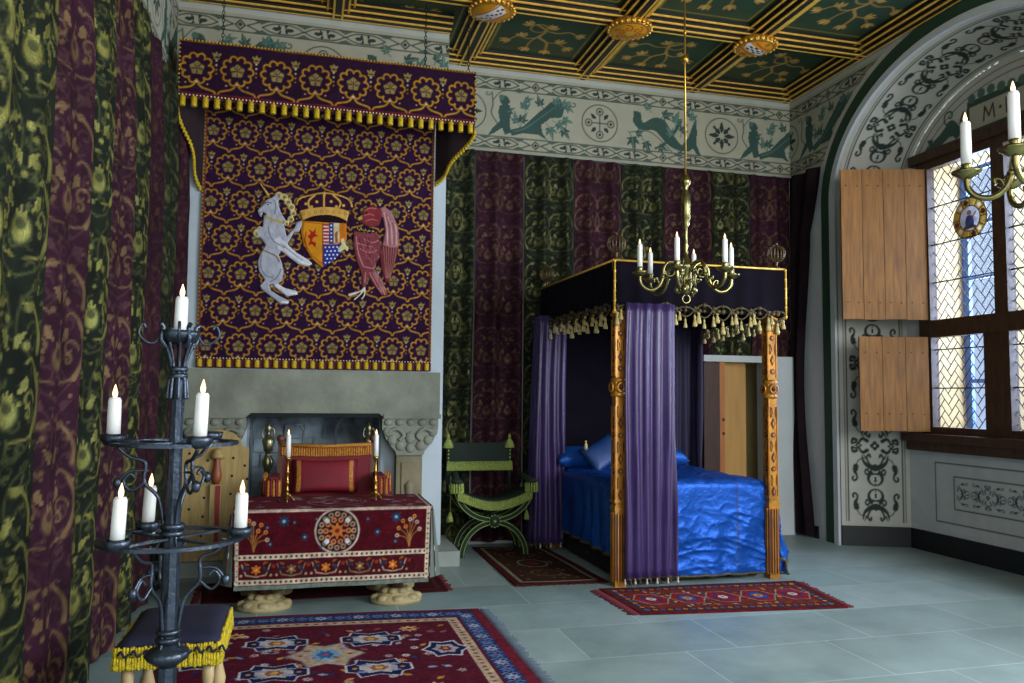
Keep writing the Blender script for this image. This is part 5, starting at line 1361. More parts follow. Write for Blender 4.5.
# ================================================================== CHANDELIERS
def chandelier(cx_, cy_, dz, rot, label, nm=None):
    root = empty('chandelier', (cx_, cy_, 2.15), label, 'chandelier', 'brass chandeliers with candle arms')
    k = MB(); k.lathe([(.012, 2.24), (.03, 2.26), (.045, 2.3), (.03, 2.335), (.018, 2.36), (.03, 2.4), (.06, 2.44), (.05, 2.48), (.02, 2.51), (.013, 2.58), (.02, 2.6), (.013, 2.63), (.013, 2.74), (.03, 2.76), (.024, 2.79), (.034, 2.8), (.034, 2.97), (.02, 3.0), (.012, 3.03), (.035, 3.06), (.04, 3.085), (.03, 3.11), (.01, 3.14)], (cx_, cy_, 0), 18)
    k.tube([(cx_+.03*cos(a), cy_, 2.215+.03*sin(a)) for a in np.linspace(0, 2*pi, 17)[:-1]], .006, 6, closed=True)
    k.build('baluster', m_brass, root)
    k = MB()
    k.tube([(cx_, cy_, 3.13), (cx_, cy_, ZC-.001)], .007, 8); k.sph((cx_, cy_, 4.0), .03); k.sph((cx_, cy_, 4.2), .014); k.lathe([(.02, 0), (.05, .03), (.02, .05)], (cx_, cy_, ZC-.055), 14)
    k.build('suspension_rod', m_brassy, root)
    proto = None; R_ = .345
    for i in range(6):
        a = radians(rot+60*i)
        pr = lambda r, z: (cx_+r*cos(a), cy_+r*sin(a), z)
        k = MB(); q = spline([pr(.04, 2.42), pr(.08, 2.47), pr(.13, 2.48), pr(.165, 2.44), pr(.175, 2.37), pr(.20, 2.31), pr(.25, 2.275), pr(.305, 2.285), pr(.34, 2.325), pr(R_, 2.375)], 6)
        k.tube(q, .0135, 8)
        k.tube(spline([pr(.165, 2.44), pr(.15, 2.39), pr(.11, 2.38), pr(.085, 2.41), pr(.1, 2.44), pr(.12, 2.43)]), .008, 6); k.tube(spline([pr(.2, 2.31), pr(.215, 2.35), pr(.24, 2.355), pr(.235, 2.33)]), .007, 6); k.sph(pr(.175, 2.375), .02, seg=8)
        arm = k.build('arm', m_brass, root)
        x, y, _ = pr(R_, 0)
        k = MB(); k.lathe([(.008, 2.365), (.03, 2.375), (.06, 2.395), (.063, 2.405), (.055, 2.404), (.02, 2.392)], (x, y, 0), 20); k.lathe([(.016, 2.39), (.024, 2.4), (.02, 2.42), (.025, 2.435), (.022, 2.438)], (x, y, 0), 14)
        o = k.build('drip_pan', m_brass, root); mw = o.location.copy(); o.parent = arm
        k = MB(); k.lathe([(.012, 2.2), (.02, 2.215), (.014, 2.235), (.007, 2.25)], (cx_+.07*cos(a), cy_+.07*sin(a), .06), 8); k.tube([(cx_+.07*cos(a), cy_+.07*sin(a), 2.3), (cx_+.06*cos(a), cy_+.06*sin(a), 2.42)], .007, 6); k.build('drop', m_brass, root)
    return root
c1 = chandelier(2.67, 5.22, 0, -7, 'brass chandelier with six lit candles hanging in front of the bed canopy')
lab = {0: 'outermost rear chandelier candle, on the window side of the bed chandelier', 1: 'short-looking rear candle just beyond the shaft of the bed chandelier', 2: 'rear candle on the outer side toward the fireplace, bed chandelier', 3: 'front candle on the fireplace side of the bed chandelier', 4: 'front candle nearest the shaft of the bed chandelier', 5: 'front candle on the window side of the bed chandelier'}
for i in range(6):
    a = radians(-7+60*i); candle(2.67+.345*cos(a), 5.22+.345*sin(a), 2.435, .0185, .17, lab[i], 'candles on the chandelier before the bed')
C2 = (3.094, 2.626)
a2 = math.degrees(math.atan2(2.87-C2[1], 2.85-C2[0]))
c2 = chandelier(C2[0], C2[1], 0, a2, 'brass chandelier close to the viewer, only its arms showing before the window')
for ch in c2.children: pass
c2.location.z += .12
for i, lb in ((0, 'near chandelier candle in front of the leaded window, above the glass roundel'), (1, 'near chandelier candle standing in line with the painted letters M R')):
    a = radians(a2+60*i); candle(C2[0]+.345*cos(a), C2[1]+.345*sin(a), 2.555, .0225, .195 if i == 0 else .2, lb, 'candles on the chandelier near the window')

# ================================================================== RUGS
def zig(c, x0, y0, x1, y1, n, amp, wd, col):
    P = []
    for i in range(n*2+1):
        t = i/(n*2); s_ = amp if i % 2 else -amp; L_ = math.hypot(x1-x0, y1-y0); nx_, ny_ = -(y1-y0)/L_, (x1-x0)/L_
        P.append((x0+(x1-x0)*t+nx_*s_, y0+(y1-y0)*t+ny_*s_))
    c.line(P, wd, col)
# --- large rug in front; drawing frame = X from -.75 to 1.27, Y from 3.3 to 5.66
RX, RY, RW, RH = -.75, 3.3, 2.02, 2.36
c = Cv(RW, RH, .0065, '#561628'); X = lambda a: a-RX; Y = lambda b_: b_-RY
NV, WH, BE = '#1a1f46', '#b9b8bc', '#b8a184'
c.rect(0, Y(5.47), RW, RH, '#27305e'); c.rect(X(1.09), 0, RW, RH, '#27305e')
c.rect(0, Y(5.38), X(1.06), Y(5.45), BE); c.rect(X(1.0), 0, X(1.07), Y(5.45), BE); c.rect(X(1.2), 0, RW, RH, '#6a1c2c'); c.rect(0, Y(5.62), RW, RH, '#6a1c2c')
k = 0; y = 3.35
while y < 5.6:
    x = X(1.145); star(c, x, Y(y), .05, '#8fa6bc' if k % 2 else '#4a6fa0', '#8a2434'); zig(c, x-.045, Y(y+.06), x+.045, Y(y+.06), 2, .012, .008, '#7c8cae'); y += .125; k += 1
x = -.7
while x < 1.1:
    star(c, X(x), Y(5.545), .05, '#8fa6bc' if k % 2 else '#4a6fa0', '#8a2434'); zig(c, X(x+.06), Y(5.50), X(x+.06), Y(5.59), 2, .012, .008, '#7c8cae'); x += .125; k += 1
y = 3.4
while y < 5.4: c.disc(X(1.035), Y(y), .014, '#7a3a44'); y += .06
x = -.7
while x < 1.0: c.disc(X(x), Y(5.415), .014, '#7a3a44'); x += .06
rg = np.random.default_rng(3)
for i in range(210):
    x, y = rg.uniform(-.74, .97), rg.uniform(3.35, 5.34)
    col = ['#b59a9a', '#c0883c', '#8f9cb8', '#c9c2c0', '#8a5058', '#2a2f5c'][i % 6]
    c.at(X(x), Y(y), 1, 1, rot=rg.uniform(0, 6))
    if i % 3 == 0: star(c, X(x), Y(y), .03, col, '#561628')
    else:
        c.at(X(x), Y(y), rot=rg.uniform(0, 6)); c.poly([(-.035, 0), (0, .018), (.035, 0), (0, -.018)], col)
    c.at()
def cart(x, y, w, h):
    c.at(X(x), Y(y)); P = [(-w, -h*.35), (-w*.7, -h*.5), (-w*.6, -h), (0, -h*.72), (w*.6, -h), (w*.7, -h*.5), (w, -h*.35), (w, h*.35), (w*.7, h*.5), (w*.6, h), (0, h*.72), (-w*.6, h), (-w*.7, h*.5), (-w, h*.35)]
    c.poly([(a*1.12, b_*1.12) for a, b_ in P], '#c4c2c8'); c.poly([(a*1.04, b_*1.04) for a, b_ in P], NV); c.poly([(a*.62, b_*.62) for a, b_ in P], '#b9b4ae'); c.poly([(a*.3, b_*.34) for a, b_ in P], '#9a5a4c'); c.poly([(a*.14, b_*.2) for a, b_ in P], '#d0a040')
    for sg in (-1, 1):
        for v in (-1, 1): c.leaf(sg*w*.35, v*h*.4, 0 if sg > 0 else pi, w*.4, h*.22, '#8a96b8'); c.disc(sg*w*.8, 0, .012, '#c0883c')
    c.at()
for yy_ in (4.78, 3.72):
    c.at(X(.18), Y(yy_)); P = [(-.22, 0), (-.13, -.09), (-.1, -.2), (0, -.15), (.1, -.2), (.13, -.09), (.22, 0), (.13, .09), (.1, .2), (0, .15), (-.1, .2), (-.13, .09)]
    c.poly([(a*1.08, b_*1.08) for a, b_ in P], '#6a6070'); c.poly(P, BE); c.poly([(a*.45, b_*.6) for a, b_ in P], '#7fa3bc'); c.poly([(a*.25, b_*.35) for a, b_ in P], '#2f6a9c'); c.disc(0, 0, .02, '#b4506a')
    for sg in (-1, 1): c.disc(sg*.14, 0, .016, '#8a4a50'); c.leaf(sg*.08, .07*sg, .6, .06, .03, '#6a7a9c'); c.leaf(-sg*.08, .07*sg, 2.4, .06, .03, '#8a5a50')
    c.at()
    for sx_ in (-1, 1):
        for sy_ in (-1, 1): cart(.18+sx_*.28, yy_+sy_*.265, .165, .13)
    for sx_ in (-1, 1):
        c.at(X(.18+sx_*.7), Y(yy_)); n_ = 8
        for q, col in ((1., '#c4c2c8'), (.88, NV), (.55, '#a8a0a8'), (.3, '#7a2030'), (.12, '#d0a040')):
            c.poly([(.15*q*(1 if i % 2 == 0 else .72)*cos(i*pi/6), .17*q*(1 if i % 2 == 0 else .72)*sin(i*pi/6)) for i in range(12)], col)
        c.at()
    for xx_ in (-.35, .72):
        star(c, X(xx_), Y(yy_+.45), .07, '#c9a26a', '#7a2030')
n = vnoise(*np.meshgrid(c.x*80, c.y*80), 22); c.c[..., :3] *= (1+.3*n)[..., None]
rug('oriental_rug', [(RX, RY+RH+.06), (1.235, 5.57), (1.255, 3.3), (RX, 3.3)], RW, RH, c, 'large red and navy oriental rug with blue-centred medallions in front of the table', m_fgrey, [((1.24, 5.56), (1.255, 3.32), (.07, 0), 150)])
# --- brown bedside rug
c = Cv(.72, 1.62, .007, '#3c2218')
c.frame(.02, .02, .70, 1.60, .045, '#4c1018'); c.frame(.075, .075, .645, 1.545, .03, '#8a8468'); c.frame(.095, .095, .625, 1.525, .012, '#2a2018')
for i in range(24): starf(c, .08, .1+i*.062, .014, '#3a2c22'); starf(c, .64, .1+i*.062, .014, '#3a2c22')
for i in range(60): starf(c, rng.uniform(.13, .59), rng.uniform(.13, 1.49), rng.uniform(.012, .03), ['#54502c', '#5c2a1c', '#6b5a34', '#2c2c20'][i % 4])
c.at(.36, .81); c.disc(0, 0, .13, '#7b8068', ry=.16); c.disc(0, 0, .115, '#3a2418', ry=.145); c.disc(0, 0, .06, '#5e2c20', ry=.08); c.at(.36, .4); c.ring(0, 0, .12, .012, '#6b5a34'); c.at(.36, 1.2); c.ring(0, 0, .12, .012, '#6b5a34'); c.at()
rug('bedside_rug', [(1.66, 7.80), (2.36, 7.66), (2.44, 6.14), (1.66, 6.18)], .72, 1.62, c, 'brown bedside rug with a pale border, between the green chair and the bed', m_fdark, [((1.66, 7.80), (2.36, 7.67), (0, .03), 40), ((1.66, 6.18), (2.44, 6.14), (0, -.03), 50)])
# --- red runner at the foot of the bed
c = Cv(1.62, .72, .006, '#5c141c')
c.frame(.02, .02, 1.60, .70, .03, '#5a1018'); c.frame(.06, .06, 1.56, .66, .05, '#3a2a2c')
for i in range(26):
    for yy_ in (.085, .635): c.disc(.09+i*.058, yy_, .018, '#b8762c' if i % 2 else '#4a5c8c'); c.disc(.09+i*.058, yy_, .007, '#5c141c')
for i in range(10):
    for xx_ in (.085, 1.535): c.disc(xx_, .1+i*.058, .018, '#b8762c' if i % 2 else '#4a5c8c')
c.rect(.12, .12, 1.50, .60, '#6a2a20')
for i in range(70): c.at(rng.uniform(.13, 1.49), rng.uniform(.13, .59), rot=rng.uniform(0, 3)); c.poly([(-.03, 0), (0, .014), (.03, 0), (0, -.014)], ['#b4822e', '#2c3c70', '#8a4a1c', '#9a9068'][i % 4])
for i in range(5):
    c.at(.25+i*.285, .36); P = [(-.13, 0), (-.06, -.13), (.06, -.13), (.13, 0), (.06, .13), (-.06, .13)]
    for q, col in ((1.1, '#8c8a7c'), (1.02, '#8a1c20'), (.66, '#2a3468'), (.52, '#7c1a20' if i % 2 == 0 else '#3a4c8c'), (.3, '#c8bfa4' if i % 2 == 0 else '#c08a2a')): c.poly([(a*q, b_*q) for a, b_ in P], col)
    c.disc(0, 0, .012, '#3a2c40'); c.at()
n = vnoise(*np.meshgrid(c.x*80, c.y*80), 23); c.c[..., :3] *= (1+.3*n)[..., None]
rug('foot_rug', [(2.27, 5.92), (3.95, 5.83), (3.84, 5.03), (2.30, 5.18)], 1.62, .72, c, 'narrow red runner rug with a row of hexagon medallions at the bed foot', m_fred, [((2.27, 5.91), (2.30, 5.19), (-.08, 0), 60), ((3.95, 5.82), (3.84, 5.04), (.06, -.01), 55)])
# ================================================================== FOUR-POSTER BED
BX0, BX1, BY0, BY1 = 2.475, 3.86, 6.02, 7.72       # post centres
bed = empty('four_poster_bed', (3.15, 6.9, 0), 'four-poster bed with gilded posts and a black tasselled canopy', 'bed')
m_post = mat('orange_gilt_wood', '#a8701c', .4, .35, bump=.3, bscale=25, var=.35, vscale=9)
m_inlay = mat('dark_red_inlay', '#4a1810', .6)
m_blackv = mat('black_purple_velvet', '#0c0712', .92, sheen=.0, spec=.12, bump=.2, bscale=100, var=.3)
m_cord = mat('antique_gold_cord', '#4a3e20', .45, .4, bump=.5, bscale=150, var=.4, vscale=50)
m_tas = mat('pale_gold_tassel', '#b5a468', .5, .25, bump=.6, bscale=150, var=.3, vscale=50)
def post(x, y, full=True):
    k = MB(); w = .046
    k.bx(x-w, y-w, 0, x+w, y+w, .64).bx(x-w*.86, y-w*.86, .64, x+w*.86, y+w*.86, 2.3)
    for z in (.60, .66, 2.16): k.bx(x-w*1.14, y-w*1.14, z, x+w*1.14, y+w*1.14, z+.025)
    k.lathe([(.052, 1.5), (.066, 1.52), (.052, 1.54), (.052, 1.62), (.066, 1.64), (.052, 1.66)], (x, y, 0), 18)
    k.build('post', m_post, bed); return k
def post_carving(x, y):
    k = MB(); w = .0465; wu = .0396
    for (nx_, ny_) in ((0, -1), (-1, 0)):
        def put(u, z, du, dz, m, t=.006, ww=wu):
            if ny_: k.bx(x+u-du, y-ww-t, z-dz, x+u+du, y-ww+.001, z+dz, m)
            else: k.bx(x-ww-t, y+u-du, z-dz, x-ww+.001, y+u+du, z+dz, m)
        for z in np.arange(.05, .58, .014)[:0]: pass
        for u in (-.036, -.012, .012, .036): put(u, .31, .006, .26, 1, .004, w)
        for u in (-.024, 0, .024): put(u, .31, .004, .27, 0, .012, w)
        for u in (-.038, .038): put(u, 1.05, .0045, .38, 0, .008); put(u, 1.9, .0045, .23, 0, .008)
        z = .72; i = 0
        while z < 2.12:
            if 1.46 < z < 1.7: z += .05; continue
            T = (Matrix.Translation((x, y-wu-.002, z)) if ny_ else Matrix.Translation((x-wu-.002, y, z)) @ Matrix.Rotation(-pi/2, 4, 'Z')) @ Matrix.Rotation(pi/2, 4, 'X')
            if i % 3 == 0: k.prism([(-.02, 0), (0, -.045), (.02, 0), (0, .045)], 0, .006, 1, T); k.prism([(-.009, 0), (0, -.024), (.009, 0), (0, .024)], 0, .010, 0, T)
            elif i % 3 == 1: k.prism([(-.018, -.04), (.018, -.04), (.006, .0), (.018, .04), (-.018, .04), (-.006, .0)], 0, .008, 0, T); k.prism([(-.028, -.045), (-.022, -.045), (-.022, .045), (-.028, .045)], 0, .003, 1, T); k.prism([(.028, -.045), (.022, -.045), (.022, .045), (.028, .045)][::-1], 0, .003, 1, T)
            else: k.prism([(.022*cos(a), .022*sin(a)) for a in np.linspace(0, 2*pi, 13)[:-1]], 0, .006, 1, T); k.prism([(.011*cos(a), .011*sin(a)) for a in np.linspace(0, 2*pi, 9)[:-1]], 0, .011, 0, T)
            z += .095; i += 1
        T = (Matrix.Translation((x, y-.058, 1.58)) if ny_ else Matrix.Translation((x-.058, y, 1.58)) @ Matrix.Rotation(-pi/2, 4, 'Z')) @ Matrix.Rotation(pi/2, 4, 'X')
        k.tube([T @ Vector((.036*cos(a), .036*sin(a), .006)) for a in np.linspace(0, 2*pi, 17)[:-1]], .009, 6, closed=True); k.sph(T @ Vector((0, 0, .0)), .018, 1)
    return k
for x, y in ((BX0, BY0), (BX1, BY0), (BX0, BY1), (BX1, BY1)):
    post(x, y)
    o = [c_ for c_ in bed.children if c_.name.startswith('post')][-1]
    kk = post_carving(x, y).build('carving', [m_post, m_inlay], bed); kk.parent = o
# frame, mattress, skirt
k = MB(); k.bx(BX0+.04, BY0+.04, .24, BX1-.04, BY1, .36); k.build('bed_base', m_walnut, bed)
k = MB(); k.bx(BX0+.05, BY0+.04, .36, BX1-.05, BY1-.03, .74); k.build('mattress', mat('ticking', '#8a8a96', .8), bed)
m_skirtv = mat('dark_plum_skirt', '#160c16', .9, sheen=.0, bump=.2, bscale=80, var=.3)
def pleat_path(P, lam, amp, seed=0):
    out = []; s_ = 0
    for i in range(len(P)-1):
        a, b_ = np.array(P[i], float), np.array(P[i+1], float); L_ = np.linalg.norm(b_-a); n_ = max(2, int(L_/(lam/6))); t = (b_-a)/L_; nn = np.array([t[1], -t[0]])
        for j in range(n_+(1 if i == len(P)-2 else 0)):
            q = a+t*L_*j/n_; s2 = s_+L_*j/n_
            out.append((q, nn, s2))
        s_ += L_
    return out
def curtain(name, P, z0, z1, lam, amp, m, parent, top=.6, sway=.0, seed=0, thick=.004, nz=24, hems=None, spread=0.):
    """pleated cloth that hangs along the floor path P"""
    pp = pleat_path(P, lam, amp); n_ = len(pp); vs = []; ctr = np.mean([q for q, _, _ in pp], 0)
    for j in range(nz+1):
        t = j/nz; z = z1+(z0-z1)*t; g = top+(1-top)*min(1, t*1.6)
        for q, nn, s_ in pp:
            ph = 2*pi*s_/lam+.9*float(vnoise(s_*2.2, z*.6, seed))*2.5; d = amp*g*(sin(ph)+.35*sin(2.3*ph+1+seed)+.3*float(vnoise(s_*5, z*.8, seed+5)))
            x, y = q+nn*d+(q-ctr)*spread*t+np.array([sway*t, 0]); vs.append((x, y, z+.004*sin(ph)*(j == nz)))
    fs = [(j*n_+i, j*n_+i+1, (j+1)*n_+i+1, (j+1)*n_+i) for j in range(nz) for i in range(n_-1)]
    k = MB(); k.add(vs, fs, 0, True); o = k.build(name, m, parent, recalc=False)
    md = o.modifiers.new('thickness', 'SOLIDIFY'); md.thickness = thick; md.offset = 0
    return o, vs[-n_:]
curtain('bed_skirt', [(BX0+.07, BY1), (BX0+.07, BY0+.1), (BX0+.1, BY0+.07), (BX1-.1, BY0+.07), (BX1-.07, BY0+.1), (BX1-.07, BY1)], .015, .40, .09, .010, m_skirtv, bed, 1., nz=4)
curtain('head_cloth', [(BX0-.05, BY1+.03), (BX1+.05, BY1+.03)], .35, 2.28, .5, .006, m_blackv, bed, 1., nz=8)
# canopy
VZ0, VZ1 = 2.20, 2.61; VX0, VX1, VY0, VY1 = 2.415, 3.985, 5.97, 7.80
curtain('front_valance', [(VX0, VY0), (VX1, VY0)], VZ0, VZ1-.01, .19, .006, m_blackv, bed, .4, nz=6, seed=3)
curtain('side_valance', [(VX0-.06, VY1), (VX0, VY0)], VZ0, VZ1-.01, .13, .009, m_blackv, bed, .4, nz=6, seed=4)
curtain('side_valance', [(VX1, VY0), (VX1, VY1)], VZ0, VZ1-.01, .13, .009, m_blackv, bed, .4, nz=6, seed=6)
MB().bx(VX0+.01, VY0+.01, VZ1-.03, VX1-.01, VY1, VZ1-.015).build('tester_roof', m_blackv, bed)
k = MB()
for a, b_ in (((VX0, VY0), (VX1, VY0)), ((VX0, VY0), (VX0-.06, VY1)), ((VX1, VY0), (VX1, VY1))): k.tube([(*a, VZ1), (*b_, VZ1)], .009, 6)
for x in (VX0, VX1):
    for dx, dy in ((.0, -.004), (.0, .03)): k.tube([(x+dx, VY0+dy-.01, VZ1), (x+dx, VY0+dy-.01, VZ0-.02)], .008, 6)
    for z in np.arange(VZ0, VZ1, .08): k.sph((x, VY0-.012, z), .014, seg=6)
k.build('gold_edging', m_goldp, bed)
k = MB()
def swags(A, B, n_, seed):
    rr = random.Random(seed); A, B = Vector(A), Vector(B)
    for i in range(n_):
        a = A+(B-A)*(i/n_); b_ = A+(B-A)*((i+1)/n_); m_ = (a+b_)/2
        out = Vector((0, -.014, 0)) if abs((B-A).x) > abs((B-A).y) else Vector((-.014 if a.x < 3 else .014, 0, 0))
        up = Vector((0, 0, rr.uniform(.02, .06))); dn = Vector((0, 0, -rr.uniform(.03, .075)))
        k.tube(spline([tuple(a+out+dn*.4), tuple(a*.75+m_*.25+out+up*.5), tuple(m_+out+up), tuple(m_*.25+b_*.75+out+up*.5), tuple(b_+out+dn*.4)], 4), .010, 5)
        k.tube(spline([tuple(a+out+up*.6), tuple(a*.6+m_*.4+out+dn*.5), tuple(m_+out+dn), tuple(m_*.4+b_*.6+out+dn*.5), tuple(b_+out+up*.6)], 4), .008, 5)
        for p in (a+out+dn*.4, m_+out+dn, a*.6+m_*.4+out+up*.3): TASPOS.append((p, rr.uniform(.65, 1.05)))
        for p in (m_+out+up*.9, a+out+up*.5, m_+out, a*.5+m_*.5+out): k.sph(tuple(p), rr.uniform(.014, .026), seg=8)
TASPOS = []
swags((VX0+.02, VY0, VZ0+.02), (VX1-.0, VY0, VZ0+.02), 9, 1); swags((VX0-.06, VY1-.05, VZ0+.02), (VX0, VY0+.05, VZ0+.02), 9, 2); swags((VX1, VY0+.05, VZ0+.02), (VX1, VY1-.1, VZ0+.02), 9, 3)
k.build('cord_swags', m_cord, bed)
k = MB(); k.lathe([(.022, -.09), (.024, -.075), (.014, -.035), (.008, -.03), (.014, -.02), (.012, -.005), (.003, .012)], seg=8); k.tube([(0, 0, 0), (0, 0, .03)], .003, 4)
t0 = k.build('tassel', m_tas, bed, local=True)
for i, (p, s_) in enumerate(TASPOS):
    o = t0 if i == 0 else t0.copy()
    if i: COL.objects.link(o)
    o.parent = bed; o.location = p-bed.location-Vector((0, 0, .02)); o.scale = (s_, s_, s_*1.1)
for x, y in ((VX0+.03, VY0+.03), (VX1-.06, VY0+.03), (VX0-.02, VY1-.06), (VX1-.06, VY1-.06)):
    k = MB(); zc = VZ1+.14; R_ = .075
    k.lathe([(.03, 0), (.035, .012), (.012, .025), (.012, .055), (.022, .065)], (x, y, VZ1), 12)
    for i in range(8):
        a = pi*i/8; k.tube([(x+R_*sin(t)*cos(a), y+R_*sin(t)*sin(a), zc-R_*cos(t)) for t in np.linspace(0, 2*pi, 25)[:-1]], .0042, 5, closed=True)
    k.sph((x, y, zc+R_+.008), .013, seg=8); k.build('openwork_finial', mat('dull_gilt_wire', '#5c4a2a', .4, .5), bed)

# bed curtains
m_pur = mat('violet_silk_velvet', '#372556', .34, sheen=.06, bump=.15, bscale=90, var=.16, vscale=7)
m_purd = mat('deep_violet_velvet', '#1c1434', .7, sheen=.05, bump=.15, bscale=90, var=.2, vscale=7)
def hem_tassels(k, pts, step, z):
    for i in range(0, len(pts), step):
        x, y, _ = pts[i]; k.lathe([(.010, 0), (.012, .01), (.006, .03), (.009, .045)], (x, y, z), 6, i % 2)
def bed_curtain(P, z0, z1, lam, amp, m, label, sway=0., seed=0, spread=0., tass=True):
    cx_ = sum(p[0] for p in P)/len(P); cy_ = sum(p[1] for p in P)/len(P)
    root = empty('bed_curtain', (cx_, cy_, z0), label, 'curtain', 'violet curtains of the four-poster bed')
    o, last = curtain('pleated_cloth', P, z0, z1, lam, amp, m, root, .55, sway, seed, nz=30, spread=spread)
    if tass:
        k = MB(); hem_tassels(k, last, 3, z0-.035); k.tube([(a, b_, z0+.012) for a, b_, _ in last], .006, 5, 1)
        k.build('hem_fringe', [mat('hem_tassel_grey', '#b8a8a0', .5), m_cord], root)
bed_curtain([(2.50, 5.925), (2.52, 5.91), (2.925, 5.91)], .065, 2.26, .085, .026, m_pur, 'violet curtain gathered at the near gilded bed post', seed=1, spread=.02)
bed_curtain([(2.27, 7.74), (2.27, 7.52), (2.53, 7.50)], .06, 2.3, .09, .026, m_pur, 'violet curtain at the bed head beside the green chair', sway=-.05, seed=2, spread=.12)
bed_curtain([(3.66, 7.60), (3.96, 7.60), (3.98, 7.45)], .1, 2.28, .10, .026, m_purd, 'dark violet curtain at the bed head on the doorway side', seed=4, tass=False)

for o in list(SC.objects):
    if o.parent is None and (o.name in ('footstool', 'candle_stand') or o.get('group') == 'candles on the iron candle stand'): o.location.z += .016
# bedcover
m_satin = woven('blue_satin', rough=.5, sheen=.0, bump=.3, bscale=45, var=.12, vscale=5, spec=.3, gmetal=.85, grough=.36)
cov = empty('bedcover', (3.15, 6.8, .3), 'bright blue satin bedcover with gold edging, hanging over the bed foot', 'bedcover')
hw, yl_, drop_s, drop_f = .685, 1.385, .58, .77; W2 = hw+drop_s; LL = yl_+drop_f
c = Cv(2*W2, LL, .010, '#0f4aa0', .6)
c.line([(0, 0), (2*W2, 0)], .07, '#8a7a3a', .3); c.line([(0, 0), (0, LL)], .05, '#6f6438', .3); c.line([(2*W2, 0), (2*W2, LL)], .05, '#6f6438', .3)
c.line([(W2+.36, 0), (W2+.36, LL)], .014, '#12306c'); c.line([(W2-.36, 0), (W2-.36, LL)], .014, '#12306c')
def bend(s_, r0=.07):
    """distance past the rounded edge -> (outward, drop)"""
    q = np.clip(s_, 0, r0*pi/2); out = r0*np.sin(q/r0); dr = r0*(1-np.cos(q/r0))+np.maximum(s_-r0*pi/2, 0)
    return out, dr
def coverfn(u, v):
    x = u-W2; y = LL-v                                # y from the head towards the foot
    r0 = .07
    ox, dx = bend(np.abs(x)-(hw-r0)); oy, dy = bend(y-(yl_-r0))
    d = np.maximum(dx, dy)+.1*np.minimum(dx, dy)
    px = np.sign(x)*(np.minimum(np.abs(x), hw-r0)+ox+.12*np.minimum(dx, dy)); py = np.minimum(y, yl_-r0)+oy+.12*np.minimum(dx, dy)
    side = np.clip(np.maximum(dx, dy)*4, 0, 1)
    w1 = vnoise(x*4+y*2, y*5-x*3, 5)*.008+(1-np.abs(vnoise(x*6+y*4, y*16-x*4, 6)))**4*.005+(1-np.abs(vnoise(x*12-y*9, y*18+x*5, 16)))**4*.005-.004
    fold_f = (.008*np.sin(x*17+3*vnoise(x*2, y*2, 7))*np.clip(dy*2.2, 0, 1)+.009*(1-np.abs(vnoise(x*1.6, y*15-7*(x-.1)**2, 9)))**4*np.clip(dy*5, 0, 1))*(dy > .01)
    fold_s = .02+.018*np.sin(y*24+3*vnoise(x*2, y*2, 8))*(dx > .01)*np.clip(dx*2.2, 0, 1)
    X = BX0+.71+px+np.sign(x)*(fold_s+w1*side)*(dx > .01); Yw = 7.42-py-(fold_f+w1*side+.02*dy)*(dy > .01)
    Z = .80+.035*np.cos(np.clip(np.abs(x)/hw, 0, 1)*1.4)*(1-side)+w1*(1-side)*1.3-np.minimum(d, .76)
    return X, Yw, np.maximum(Z, .035+.01*np.sin(x*30))
Uk, Vk = np.meshgrid(c.x-W2, LL-c.y)
sheet('satin_cloth', c, coverfn, m_satin, cov, thick=.008, keep=~((Uk < -hw-.0) & (Vk > yl_-.0)))
k = MB()
xs_ = np.linspace(drop_s+.02, 2*W2-.02, 120); X_, Y_, Z_ = coverfn(xs_, xs_*0+.004)
k.tube([(a, b_-.004, z+.006) for a, b_, z in zip(X_, Y_, Z_)], .011, 6)
for q in (.004, 2*W2-.004):
    ys_ = np.linspace(drop_f+.03 if q < 1 else 0, LL-.2, 80)
    X_, Y_, Z_ = coverfn(ys_*0+q, ys_); k.tube([(a, b_, z+.004) for a, b_, z in zip(X_, Y_, Z_)], .010, 6)
k.build('gold_hem', m_cord, cov)
m_pil = mat('pale_blue_satin', '#1858b0', .42, .4, sheen=.0, bump=.15, bscale=20, var=.12, vscale=4)
for x, lb in ((2.76, 'long blue satin pillow at the bed head behind the head-end curtain'), (3.5, 'long blue satin pillow on the doorway side of the bed head')):
    k = cushion('c', x, 7.56, .90, .66, .30, .2, Matrix.Rotation(radians(14), 4, 'X'), None)
    tag(k.build('pillow', m_pil), lb, 'pillow', 'blue pillows on the bed')
k = cushion('c', 2.80, 7.22, .95, .38, .30, .13, Matrix.Rotation(radians(66), 4, 'X') @ Matrix.Rotation(.5, 4, 'Z'), None)
cu_ = k.build('cushion', mat('dark_blue_satin', '#0f3468', .45, .3, sheen=.0, bump=.15, bscale=20, var=.2, vscale=4)); tag(cu_, 'small darker blue cushion with a gold tassel, set on edge on the bed', 'cushion')
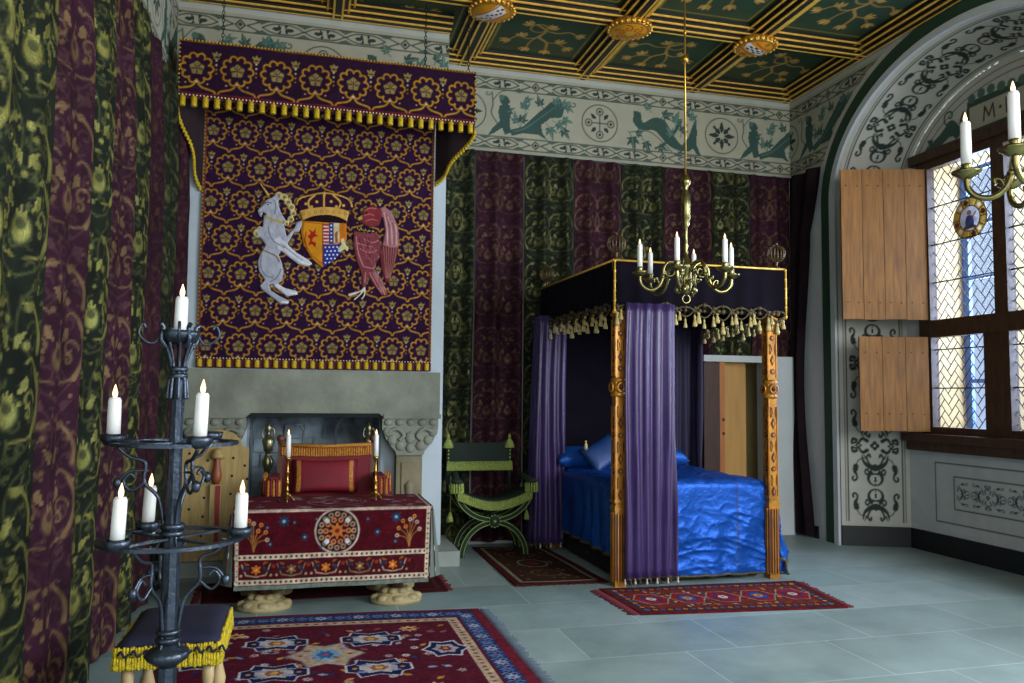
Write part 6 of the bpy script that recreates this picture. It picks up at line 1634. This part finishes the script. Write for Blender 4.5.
k = MB(); k.lathe([(.02, -.07), (.018, -.02), (.008, -.01), (.014, .01), (.004, .02)], (2.60, 7.13, 1.07), 8); k.build('tassel', m_tas, cu_)

# ================================================================== LIGHT AND CAMERA
w = bpy.data.worlds.new('sky'); SC.world = w; w.use_nodes = True
bgn = w.node_tree.nodes['Background']; bgn.inputs[0].default_value = (.78, .88, 1.0, 1); bgn.inputs[1].default_value = .85
def area(name, loc, rot, sx, sy, e, col):
    l = bpy.data.lights.new(name, 'AREA'); l.shape = 'RECTANGLE'; l.size = sx; l.size_y = sy; l.energy = e; l.color = col
    o = bpy.data.objects.new(name, l); COL.objects.link(o); o.location = loc; o.rotation_euler = rot; return o
area('window_daylight', (7.0, 5.7, 2.9), (0, radians(80), 0), 3.2, 2.6, 620, (.86, .93, 1.))
area('right_fill', (5.1, .6, 2.7), (0, radians(72), radians(-38)), 2.6, 2.4, 300, (.93, .96, 1.))  # soft fill added out of view; its window is only assumed, none built
area('rear_fill', (1.2, -1.1, 2.8), (radians(82), 0, 0), 3.2, 2.6, 70, (1., .96, .90))  # weak warm fill added behind the camera; no window is built there
yaw, pitch, roll, F = .25644, .06856, .01013, 794.9
cy_, sy_ = cos(yaw), sin(yaw); f_ = Vector((sy_*cos(pitch), cy_*cos(pitch), sin(pitch))); r_ = Vector((cy_, -sy_, 0)); u_ = r_.cross(f_)
r2 = r_*cos(roll)+u_*sin(roll); u2 = -r_*sin(roll)+u_*cos(roll)
cd = bpy.data.cameras.new('camera'); cam = bpy.data.objects.new('camera', cd); COL.objects.link(cam)
M = Matrix(((r2.x, u2.x, -f_.x, 0), (r2.y, u2.y, -f_.y, 0), (r2.z, u2.z, -f_.z, 1.5), (0, 0, 0, 1))); cam.matrix_world = M
cd.sensor_width = 36; cd.lens = F/1024*36; cd.clip_start = .05; SC.camera = cam
vs_ = SC.view_settings; vs_.view_transform = 'Standard'; vs_.look = 'None'; vs_.exposure = .35; vs_.gamma = 1; vs_.use_curve_mapping = False
SC.cycles.max_bounces = 8; SC.cycles.transparent_max_bounces = 12; SC.cycles.use_denoising = True
